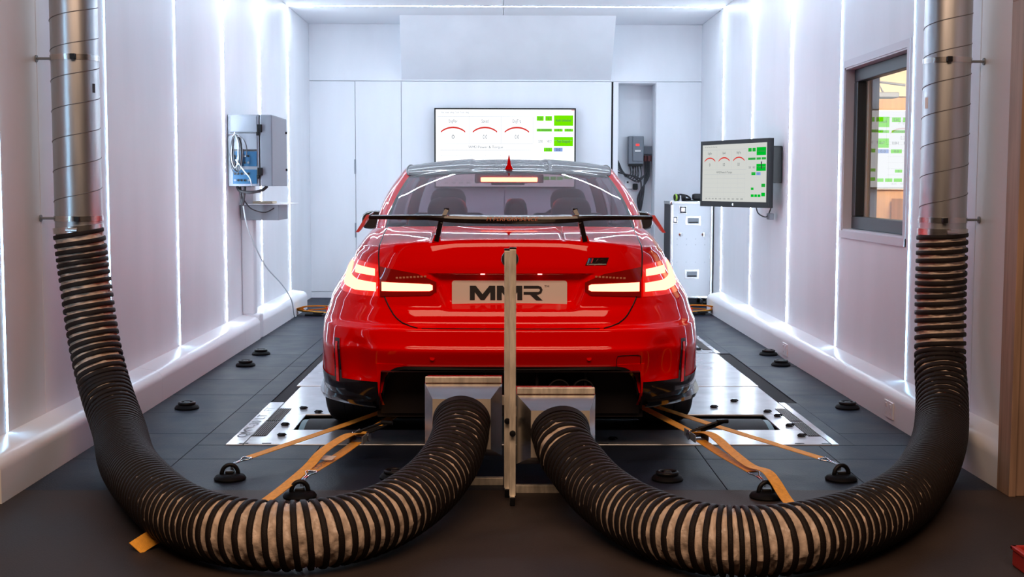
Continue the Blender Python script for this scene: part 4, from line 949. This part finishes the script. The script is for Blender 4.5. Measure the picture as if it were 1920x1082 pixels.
# ================================================================ SCREENS
def ui(parent, O, X, Y, N, w, h, scr, grn, full=True, k=1.0):
    """dyno display. O: lower left corner, X/Y unit axes, N towards viewer"""
    O, X, Y, N = map(Vector, (O, X, Y, N)); P = lambda a, b, d=0.0: tuple(O+X*a*w+Y*b*h+N*d)
    obj('screen', MB().add([P(0, 0), P(1, 0), P(1, 1), P(0, 1)], [(0, 1, 2, 3)]), scr, parent)
    e = .0015; rect = lambda m, a0, b0, a1, b1, d=e: m.add([P(a0, b0, d), P(a1, b0, d), P(a1, b1, d), P(a0, b1, d)], [(0, 1, 2, 3)])
    T = lambda m, s, a, b, sz, wd=None: put_text(m, s, sz*h, lambda x, y: P(a, b, e*1.8) if False else tuple(Vector(P(a, b, e*1.8))+X*x+Y*y), width=wd*w if wd else None)
    ln = MB(); rect(ln, .012, .905, .70, .909); rect(ln, .012, .555, .70, .559)
    for a in (.24, .47, .70): rect(ln, a, .56, a+.002, .905)
    rect(ln, .03, .47, .69, .474)
    for a in np.linspace(.04, .68, 7): rect(ln, a, .08, a+.0012, .47)
    for b in np.linspace(.08, .40, 5): rect(ln, .03, b, .69, b+.003)
    for b in (.74, .60, .49): rect(ln, .72, b, .985, b+.002)
    obj('screen_line', ln, 'sl', parent)
    ar = MB()
    for ac in (.125, .355, .585):
        n = 18; ps = []
        for q in range(n+1):
            t = R_(140-100*q/n); ps.append((ac+.115*cos(t)*k, .60+.165*sin(t)))
        for q in range(n):
            (a0, b0), (a1, b1) = ps[q], ps[q+1]; ar.add([P(a0, b0-.010, e), P(a1, b1-.010, e), P(a1, b1+.012, e), P(a0, b0+.012, e)], [(0, 1, 2, 3)])
    obj('gauge_arc', ar, 'sr', parent)
    g = MB()
    for a0, b0, a1, b1 in ((.728, .855, .778, .915), (.790, .855, .838, .915), (.852, .79, .99, .925), (.728, .715, .838, .752), (.852, .715, .915, .752), (.928, .715, .99, .752), (.852, .525, .99, .645), (.78, .455, .84, .505),
                           (.93, .255, .985, .31), (.775, .205, .815, .245), (.775, .085, .82, .13), (.828, .085, .868, .13), (.876, .085, .918, .13), (.93, .10, .985, .16)): obj('status_box', rect(MB(), a0, b0, a1, b1), grn, parent)
    
    obj('status_box', rect(MB(), .852, .455, .915, .505), 'sb', parent)
    t = MB()
    T(t, 'EngRev', .125, .83, .060, .062); T(t, 'Speed', .355, .83, .060, .048); T(t, 'EngTrq', .585, .83, .060, .060)
    T(t, '0', .125, .62, .075); T(t, '0.0', .355, .62, .075, .03); T(t, '0.0', .585, .62, .075, .03)
    T(t, 'WM2 Power & Torque', .36, .495, .05, .25); T(t, 'Rolls Unlocked', .921, .845, .048, .108); T(t, 'Test Stopped', .921, .572, .048, .095)
    T(t, '0.58', .753, .868, .05, .028); T(t, '16.2', .814, .868, .05, .028); T(t, '00.0000000', .783, .720, .04, .095); T(t, '-14.7', .883, .720, .04, .04); T(t, '0.0', .959, .720, .04, .03)
    T(t, '50.8', .755, .57, .05, .03); T(t, '140.0', .815, .57, .05, .035); T(t, '0.0', .81, .465, .045, .025); T(t, '0.0', .883, .465, .045, .03); T(t, '100.3', .957, .265, .045, .04); T(t, '0', .795, .21, .04)
    T(t, 'File  View  Setup  Test  Tools  Help', .14, .95, .030, .2)
    T(t, '20   40   60   80   100   120   140   160   180   200', .36, .035, .035, .6)
    obj('lettering', t, 'sk', parent)
# television on the back wall
tv = thing('television', 'large flat television on the back wall above the car roof', 'television', (.045, YB-.07, 1.2))
tx0, tx1, tz0, tz1 = -.728, .818, 1.215, 2.088; ty = YB-.10
obj('bezel', MB().bbox(tx0, ty, tz0, tx1, ty+.05, tz1, .004), 'black', tv)
obj('wall_bracket', MB().box(-.3, ty+.05, 1.45, .4, YB-.004, 1.85), 'midgrey', tv)
ui(tv, (tx0+.016, ty-.002, tz0+.02), (1, 0, 0), (0, 0, 1), (0, -1, 0), tx1-tx0-.032, tz1-tz0-.036, 'scr', 'sg')
obj('close_button', MB().box(tx1-.05, ty-.0045, tz1-.026, tx1-.017, ty-.003, tz1-.018), 'sr', tv)
# monitor on the right wall
mo = thing('monitor', 'black monitor angled out from the right wall showing three red gauges', 'monitor', (2.0, 10.3, 1.07))
a_, b_ = Vector((1.692, 10.88, 1.075)), Vector((2.083, 9.98, 1.075)); Xm = (b_-a_).normalized(); wm = (b_-a_).length; Nm = Vector((Xm.y, -Xm.x, 0)); Nm = Nm if Nm.y < 0 else -Nm; hm = .545; Zm = Vector((0, 0, 1))
cm = (a_+b_)/2+Zm*hm/2-Nm*.022
m_ = MB().obox(cm, Xm, Nm, Zm, wm/2, .022, hm/2); obj('bezel', m_, 'black', mo)
o_ = a_+Xm*.033+Zm*.045+Nm*.002
ui(mo, o_, Xm, Zm, Nm, wm-.058, hm-.078, 'scr2', 'sg2', k=1)
obj('maker_mark', MB().lathe(cm+Nm*.0225-Zm*(hm/2-.022), Nm, [(.011, 0), (.011, .001), (0, .0012)], 20), 'chrome', mo)
br = obj('wall_arm', MB().bbox(2.10, 10.02, 1.27, 2.196, 10.12, 1.56, .006).bbox(2.04, 10.06, 1.38, 2.12, 10.30, 1.44, .004), 'black', mo)
obj('power_brick', MB().bbox(2.13, 10.16, .98, 2.17, 10.26, 1.03, .006), 'midgrey', mo); obj('mains_lead', MB().tube(catmull([(2.05, 10.3, 1.10), (2.07, 10.3, 1.03), (2.12, 10.24, 1.0), (2.14, 10.2, 1.04), (2.15, 10.15, 1.12), (2.13, 10.1, 1.2)], 6), .005, 6), 'cable', mo, smooth=True)
# screen reflection in the window pane, added as a glowing mirrored board behind it
pj = thing('screen_reflection', 'mirrored dyno screen with green boxes, a window reflection added as a lit board', 'reflection', (3.9, 12.48, 1.22))
obj('backing_board', MB().box(3.48, 12.465, 1.215, 5.3, 12.49, 1.985), 'white', pj)
ui(pj, (5.28, 12.462, 1.225), (-1, 0, 0), (0, 0, 1), (0, -1, 0), 1.78, .75, 'scr3', 'sg')
tb = thing('cupboard', 'pale wooden cupboard below the mirrored screen in the control room', 'cupboard', (4.1, 12.3, 0))
obj('cabinet_body', MB().bbox(3.80, 12.1, .0, 4.5, 12.45, 1.13, .006), 'woodw', tb); obj('cabinet_door', MB().bbox(3.82, 12.08, .03, 4.14, 12.10, 1.10, .004), mat('orange_ply', (.50, .20, .06), .5), tb)
sh = thing('ceiling_projector', 'small grey projector hanging in the control room', 'projector', (3.6, 11.8, 2.05))
obj('projector_case', MB().bbox(3.42, 11.7, 2.05, 3.62, 11.9, 2.10, .01), 'midgrey', sh); obj('projector_arm', MB().tube([(3.5, 11.8, 2.10), (3.45, 11.8, 2.20), (3.7, 11.8, 2.17)], .012, 8), 'midgrey', sh)

# ================================================================ CONTROL CABINET ON THE LEFT WALL
cb = thing('control_cabinet', 'pale grey wall cabinet with blue socket plates on the left wall', 'cabinet', (-1.95, 10.2, 1.24))
x0, x1, y0, y1, z0, z1 = XL+.004, -1.757, 9.90, 10.58, 1.238, 1.785
obj('cabinet_body', MB().bbox(x0, y0, z0, x1-.10, y1, z1, .004), 'grey', cb)
cd = obj('cabinet_door', MB().bbox(x1-.093, y0, z0, x1, y1, z1, .006), 'grey', cb)
obj('door_gap', MB().box(x1-.1, y0+.004, z0+.004, x1-.093, y1-.004, z1-.004), 'black', cb)
for z in (1.68, 1.35):
    obj('latch', MB().bbox(x1-.115, y0-.012, z-.03, x1-.075, y0+.002, z+.03, .004).bbox(x1-.12, y0-.008, z-.055, x1-.10, y0+.002, z-.025, .003), 'black', cb)
for z in (1.67, 1.37): obj('door_lock', MB().lathe((x1, y1-.06, z), (1, 0, 0), [(.010, 0), (.010, .012), (0, .013)], 12), 'black', cd)
for za, zb_ in ((1.655, 1.775), (1.52, 1.645)): obj('blank_plate', MB().bbox(x0+.02, y0-.004, za, x1-.115, y0, zb_, .002), 'grey', cb)
for za, zb_ in ((1.39, 1.505), (1.255, 1.365)):
    pb = obj('socket_plate', MB().bbox(x0+.035, y0-.005, za, x1-.118, y0, zb_, .002), 'blue', cb)
    for i in range(5):
        for j in range(2):
            x = x0+.052+i*.026; z = za+.028+j*.050; obj('socket', MB().lathe((x, y0-.005, z), (0, -1, 0), [(.009, 0), (.009, .007), (.006, .007), (.0, .004)], 12), 'black' if (i+j) % 4 else 'midgrey', pb)
for zz_ in (1.52, 1.65): obj('dark_rule', MB().box(x0+.02, y0-.0055, zz_-.008, x1-.118, y0-.004, zz_-.003), 'black', cb)
cc = thing('cable_coil', 'coil of pale and dark cable hanging from the left side of the grey wall cabinet', 'cable', (XL+.03, 9.86, 1.32))
for q in range(7):
    dx = .018*random.uniform(-1, 1); hh = random.uniform(.24, .31); ww = random.uniform(.022, .042); cxq = XL+.075
    pts = [(cxq+dx+ww*cos(t), 9.86+.012*q*.5+.01*sin(3*t), 1.63-hh/2+hh/2*sin(t)) for t in np.linspace(0, 2*pi, 24)[:-1]]
    obj('cable_loop', MB().tube(pts, .0035, 6, closed=True), 'cable_l' if q % 2 else 'cable', cc, smooth=True)
obj('wall_hook', MB().tube([(XL, 9.88, 1.63), (XL+.06, 9.86, 1.63), (XL+.07, 9.85, 1.65)], .006, 8), 'chrome', cc)
obj('lead', MB().tube(catmull([(XL+.08, 9.86, 1.62), (XL+.13, 9.84, 1.60), (XL+.16, 9.83, 1.54), (XL+.15, 9.88, 1.47)], 6), .004, 6), 'cable', cc, smooth=True)
obj('lead', MB().tube(catmull([(XL+.07, 9.86, 1.44), (XL+.13, 9.85, 1.36), (XL+.18, 9.84, 1.30), (XL+.19, 9.85, 1.24)], 6), .005, 6), 'cable_l', cc, smooth=True)
wh_ = thing('cable_bundle', 'black cable bundle drooping below the grey wall cabinet down to the floor', 'cable', (-1.93, 10.1, .0))
obj('bundle', MB().tube(catmull([(-2.05, 10.0, 1.235), (-2.02, 9.98, 1.20), (-1.94, 9.98, 1.19), (-1.86, 10.0, 1.205), (-1.82, 10.02, 1.238)], 6), .012, 8).tube(catmull([(-2.03, 10.0, 1.235), (-2.02, 10.0, 1.15), (-2.01, 10.0, 1.09), (-2.0, 10.0, 1.15), (-1.99, 10.0, 1.235)], 6), .010, 8), 'cable', wh_, smooth=True)
obj('floor_lead', MB().tube(catmull([(-2.01, 10.0, 1.13), (-1.99, 10.1, .9), (-1.94, 10.5, .60), (-1.92, 11.2, .38), (-1.92, 11.7, .20), (-1.935, 11.95, .03), (-1.94, 12.1, .008)], 8), .006, 6), 'cable_l', wh_, smooth=True)
obj('shelf_lead', MB().tube(catmull([(-2.0, 10.0, 1.13), (-1.96, 10.1, 1.06), (-1.88, 10.25, 1.03), (-1.80, 10.35, 1.08)], 8), .005, 6), 'cable', wh_, smooth=True)
sf = thing('wall_shelf_box', 'small grey metal shelf box on the left wall below the cabinet', 'shelf box', (-1.95, 10.45, .97))
obj('box_body', MB().bbox(XL+.015, 10.32, .965, -1.785, 10.75, 1.088, .003), 'grey', sf)
obj('top_tray', MB().bbox(XL+.01, 10.28, 1.089, -1.70, 10.80, 1.097, .002), 'white', sf)
obj('paper', MB().bbox(-2.0, 10.35, 1.098, -1.84, 10.55, 1.115, .002), 'cream', sf)
tk = struct_root('trim_1', (-2.05, 10.4, 0)); obj('trunking', MB().bbox(XL, 10.37, .195, XL+.10, 10.50, 1.238, .012), 'ducttrim', tk, smooth=False); obj('trunking_foot', MB().bbox(XL, 10.37, 0, XL+.146, 10.50, .20, .012), 'ducttrim', tk)
# sockets on the right skirting
for y in (9.15, 6.67):
    so = thing('wall_socket', 'white double socket on the right skirting, ' + ('far one near the monitor' if y > 8 else 'near one below the window'), 'socket', (2.05, y, .03), 'sockets on the right skirting')
    obj('socket_plate', MB().bbox(2.047, y-.075, .028, 2.0552, y+.075, .118, .003), 'white', so)
    for dy in (-.035, .035): obj('socket_switch', MB().bbox(2.043, y+dy-.012, .085, 2.048, y+dy+.012, .105, .001).box(2.0455, y+dy-.006, .045, 2.0470, y+dy-.002, .06).box(2.0455, y+dy+.002, .045, 2.0470, y+dy+.006, .06), 'ducttrim', so)

# ================================================================ FLIGHT CASE AND EAR DEFENDERS
fc = thing('flight_case', 'tall aluminium flight case on castors standing against the back right corner', 'case', (1.97, 13.4, 0))
x0, x1, y0, y1, z0, z1 = 1.752, 2.188, 13.2, 13.75, .085, 1.085
obj('case_side', MB().box(x0+.002, y0+.03, z0, x1-.002, y1, z1-.004), 'case_side', fc)
obj('front_panel', MB().bbox(x0+.022, y0, z0+.022, x1-.022, y0+.04, z1-.022, .003), 'case', fc)
for a, b, c, d in ((x0, z0, x0+.024, z1), (x1-.024, z0, x1, z1), (x0+.024, z0, x1-.024, z0+.024), (x0+.024, z1-.024, x1-.024, z1)): obj('edge_rail', MB().bbox(a, y0-.006, b, c, y0+.04, d, .003), 'alu_edge', fc)
obj('side_edge_rail', MB().bbox(x0-.003, y0+.03, z1-.03, x1+.003, y1+.002, z1+.002, .003), 'alu_edge', fc)
for x in (x0+.012, x1-.012):
    for z in (z0+.012, z1-.012): obj('ball_corner', MB().bbox(x-.024, y0-.014, z-.024, x+.024, y0+.03, z+.024, .010), 'chrome', fc, smooth=True)
def latch_plate(x, z, w, h, kind):
    p = obj('recess_dish', MB().bbox(x-w/2, y0-.005, z-h/2, x+w/2, y0+.001, z+h/2, .002), 'alu_edge', fc)
    if kind == 'butterfly': obj('catch', MB().box(x-w*.40, y0-.0065, z-h*.40, x+w*.40, y0-.005, z+h*.40), 'dark_gap', p); obj('catch_wing', MB().bbox(x-w*.28, y0-.012, z-h*.25, x+w*.28, y0-.0065, z+h*.28, .003), 'chrome', p)
    else:
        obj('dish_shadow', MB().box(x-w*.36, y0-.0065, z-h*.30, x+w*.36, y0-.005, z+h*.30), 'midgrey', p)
        obj('grip', MB().bbox(x-w*.30, y0-.018, z-h*.26, x+w*.30, y0-.0065, z-h*.12, .003), 'black', p)
latch_plate(x0+.125, 1.00, .075, .08, 'butterfly'); latch_plate(x0+.045, .895, .05, .075, 'butterfly'); latch_plate(x0+.232, .888, .16, .095, 'handle'); latch_plate(x0+.225, .335, .15, .095, 'handle')
for x in (x0+.105, x1-.095): obj('lock_knob', MB().lathe((x, y0, .745), (0, -1, 0), [(.021, 0), (.021, .006), (.012, .008), (0, .009)], 20), 'chrome', fc, angle=40)
for z in (.64, .70, .46):
    for q in range(4): obj('rivet', MB().lathe((x0+.07+q*.095, y0, z), (0, -1, 0), [(.004, 0), (0, .003)], 8), 'midgrey', fc)
for x in (x0+.07, x1-.07):
    for y in (y0+.07, y1-.08): obj('castor', MB().cyl((x-.015, y, .037), (x+.015, y, .037), .036, 20).bbox(x-.03, y-.03, .072, x+.03, y+.03, .086, .003), 'black', fc)
ed = thing('ear_defenders', 'black ear defenders with a green-edged cup lying on top of the flight case', 'ear defenders', (1.92, 13.35, 1.087))
obj('cup', MB().lathe((1.83, 13.33, 1.125), (-1, -.3, 0), [(0, -.02), (.034, -.02), (.038, 0), (.034, .02), (0, .024)], 20), 'black', ed, angle=40)
obj('cup_rim', MB().lathe((1.822, 13.328, 1.125), (-1, -.3, 0), [(.037, 0), (.040, .008), (.034, .018)], 20), 'pcb', ed, smooth=True)
obj('cup', MB().lathe((1.90, 13.33, 1.122), (1, -.3, .1), [(0, -.02), (.032, -.02), (.036, 0), (.032, .02), (0, .024)], 20), 'black', ed, angle=40)
obj('headband', MB().tube(catmull([(1.84, 13.34, 1.15), (1.88, 13.40, 1.155), (1.95, 13.42, 1.14), (1.98, 13.38, 1.11), (1.93, 13.34, 1.11)], 6), .010, 8), 'black', ed, smooth=True)
gl = thing('tool_pouch', 'black flat tool roll on the flight case behind the monitor', 'tool roll', (2.0, 13.35, 1.087))
obj('roll', MB().bbox(1.90, 13.28, 1.087, 2.12, 13.40, 1.100, .005).bbox(1.99, 13.29, 1.10, 2.12, 13.38, 1.165, .02), 'black', gl)

# ================================================================ NICHE IN THE BACK WALL
vf = thing('motor_drive', 'grey motor drive box with a red readout in the back wall niche', 'motor drive', (1.53, YB+.3, 1.48))
yw = YB+.38
obj('drive_case', MB().bbox(1.43, yw-.14, 1.49, 1.60, yw-.001, 1.80, .008), 'midgrey', vf)
obj('front_cover', MB().bbox(1.475, yw-.155, 1.52, 1.592, yw-.138, 1.795, .006), 'midgrey', vf)
obj('terminal_block', MB().bbox(1.435, yw-.13, 1.465, 1.595, yw-.02, 1.492, .004), 'black', vf)
obj('readout', MB().box(1.51, yw-.1575, 1.69, 1.548, yw-.155, 1.712), 'rled', vf); obj('rating_label', MB().box(1.50, yw-.157, 1.625, 1.565, yw-.155, 1.645), 'paper', vf)
jb = thing('junction_trunk', 'short grey trunking beside the motor drive in the niche', 'trunking', (1.66, yw-.03, 1.6)); obj('trunk_body', MB().bbox(1.605, yw-.06, 1.60, 1.703, yw-.001, 1.69, .004), 'midgrey', jb)
cbn = thing('niche_cables', 'tangle of dark cables below the motor drive in the niche', 'cables', (1.5, yw-.1, .9))
rc = random.Random(5)
for q in range(5):
    sx = 1.45+.03*q; dz = .10+.03*q; pts = catmull([(sx, yw-.08, 1.47), (sx+.01, yw-.09, 1.40-dz*.2), (1.40+.03*q, yw-.09, 1.40-dz*.5), (1.33, yw-.08, 1.50-.02*q), (1.305, yw-.08, 1.55-.02*q)], 6); obj('cable', MB().tube(pts, .006, 6), 'cable', cbn, smooth=True)
for q in range(4):
    sx = 1.62+.015*q; pts = catmull([(sx, yw-.07, 1.58), (sx, yw-.08, 1.35), (1.60-.02*q, yw-.09, 1.1), (1.55+.02*q, yw-.08, .8), (1.52+.03*q, yw-.08, .4), (1.5, yw-.08, .02)], 6); obj('cable', MB().tube(pts, .009, 6), 'cable', cbn, smooth=True)
for q in range(3):
    pts = catmull([(1.50+.02*q, yw-.08, 1.47), (1.48+.03*q, yw-.1, 1.36-.02*q), (1.56, yw-.1, 1.33-.02*q), (1.64, yw-.09, 1.40), (1.66, yw-.08, 1.52)], 6); obj('cable', MB().tube(pts, .005, 6), 'cable', cbn, smooth=True)
obj('cable', MB().tube(catmull([(1.30, yw-.09, 1.40), (1.42, yw-.10, 1.37), (1.54, yw-.1, 1.34), (1.58, yw-.1, 1.26), (1.57, yw-.1, 1.0), (1.60, yw-.1, .7)], 6), .009, 6), 'cable', cbn, smooth=True)
obj('cable_gland', MB().cyl((1.625, yw-.08, 1.52), (1.625, yw-.08, 1.585), .022, 12).cyl((1.675, yw-.08, 1.52), (1.675, yw-.08, 1.585), .022, 12), mat('maroon_gland', (.10, .02, .02), .5), cbn)
sk_ = thing('mains_socket', 'white twin mains socket with a black plug in the back wall niche', 'socket', (1.48, yw-.02, 1.2))
obj('socket_plate', MB().bbox(1.40, yw-.022, 1.21, 1.58, yw-.001, 1.31, .004), 'white', sk_); obj('socket_switch', MB().box(1.425, yw-.026, 1.275, 1.445, yw-.022, 1.295), 'black', sk_)
obj('plug', MB().bbox(1.49, yw-.075, 1.20, 1.545, yw-.022, 1.27, .01), 'black', sk_)

# ================================================================ FOREGROUND
rx = thing('red_box', 'corner of a low red plastic box on the floor by the door', 'box', (1.80, 4.0, 0))
m_ = MB().bbox(1.690, 3.94, 0, 2.0, 4.13, .055, .006)
obj('tray_body', m_, 'redp', rx); obj('tray_rim', MB().bbox(1.685, 3.935, .055, 1.705, 4.135, .068, .003).bbox(1.685, 3.935, .055, 2.0, 3.953, .068, .003).bbox(1.685, 4.117, .055, 2.0, 4.135, .068, .003), 'redp', rx)
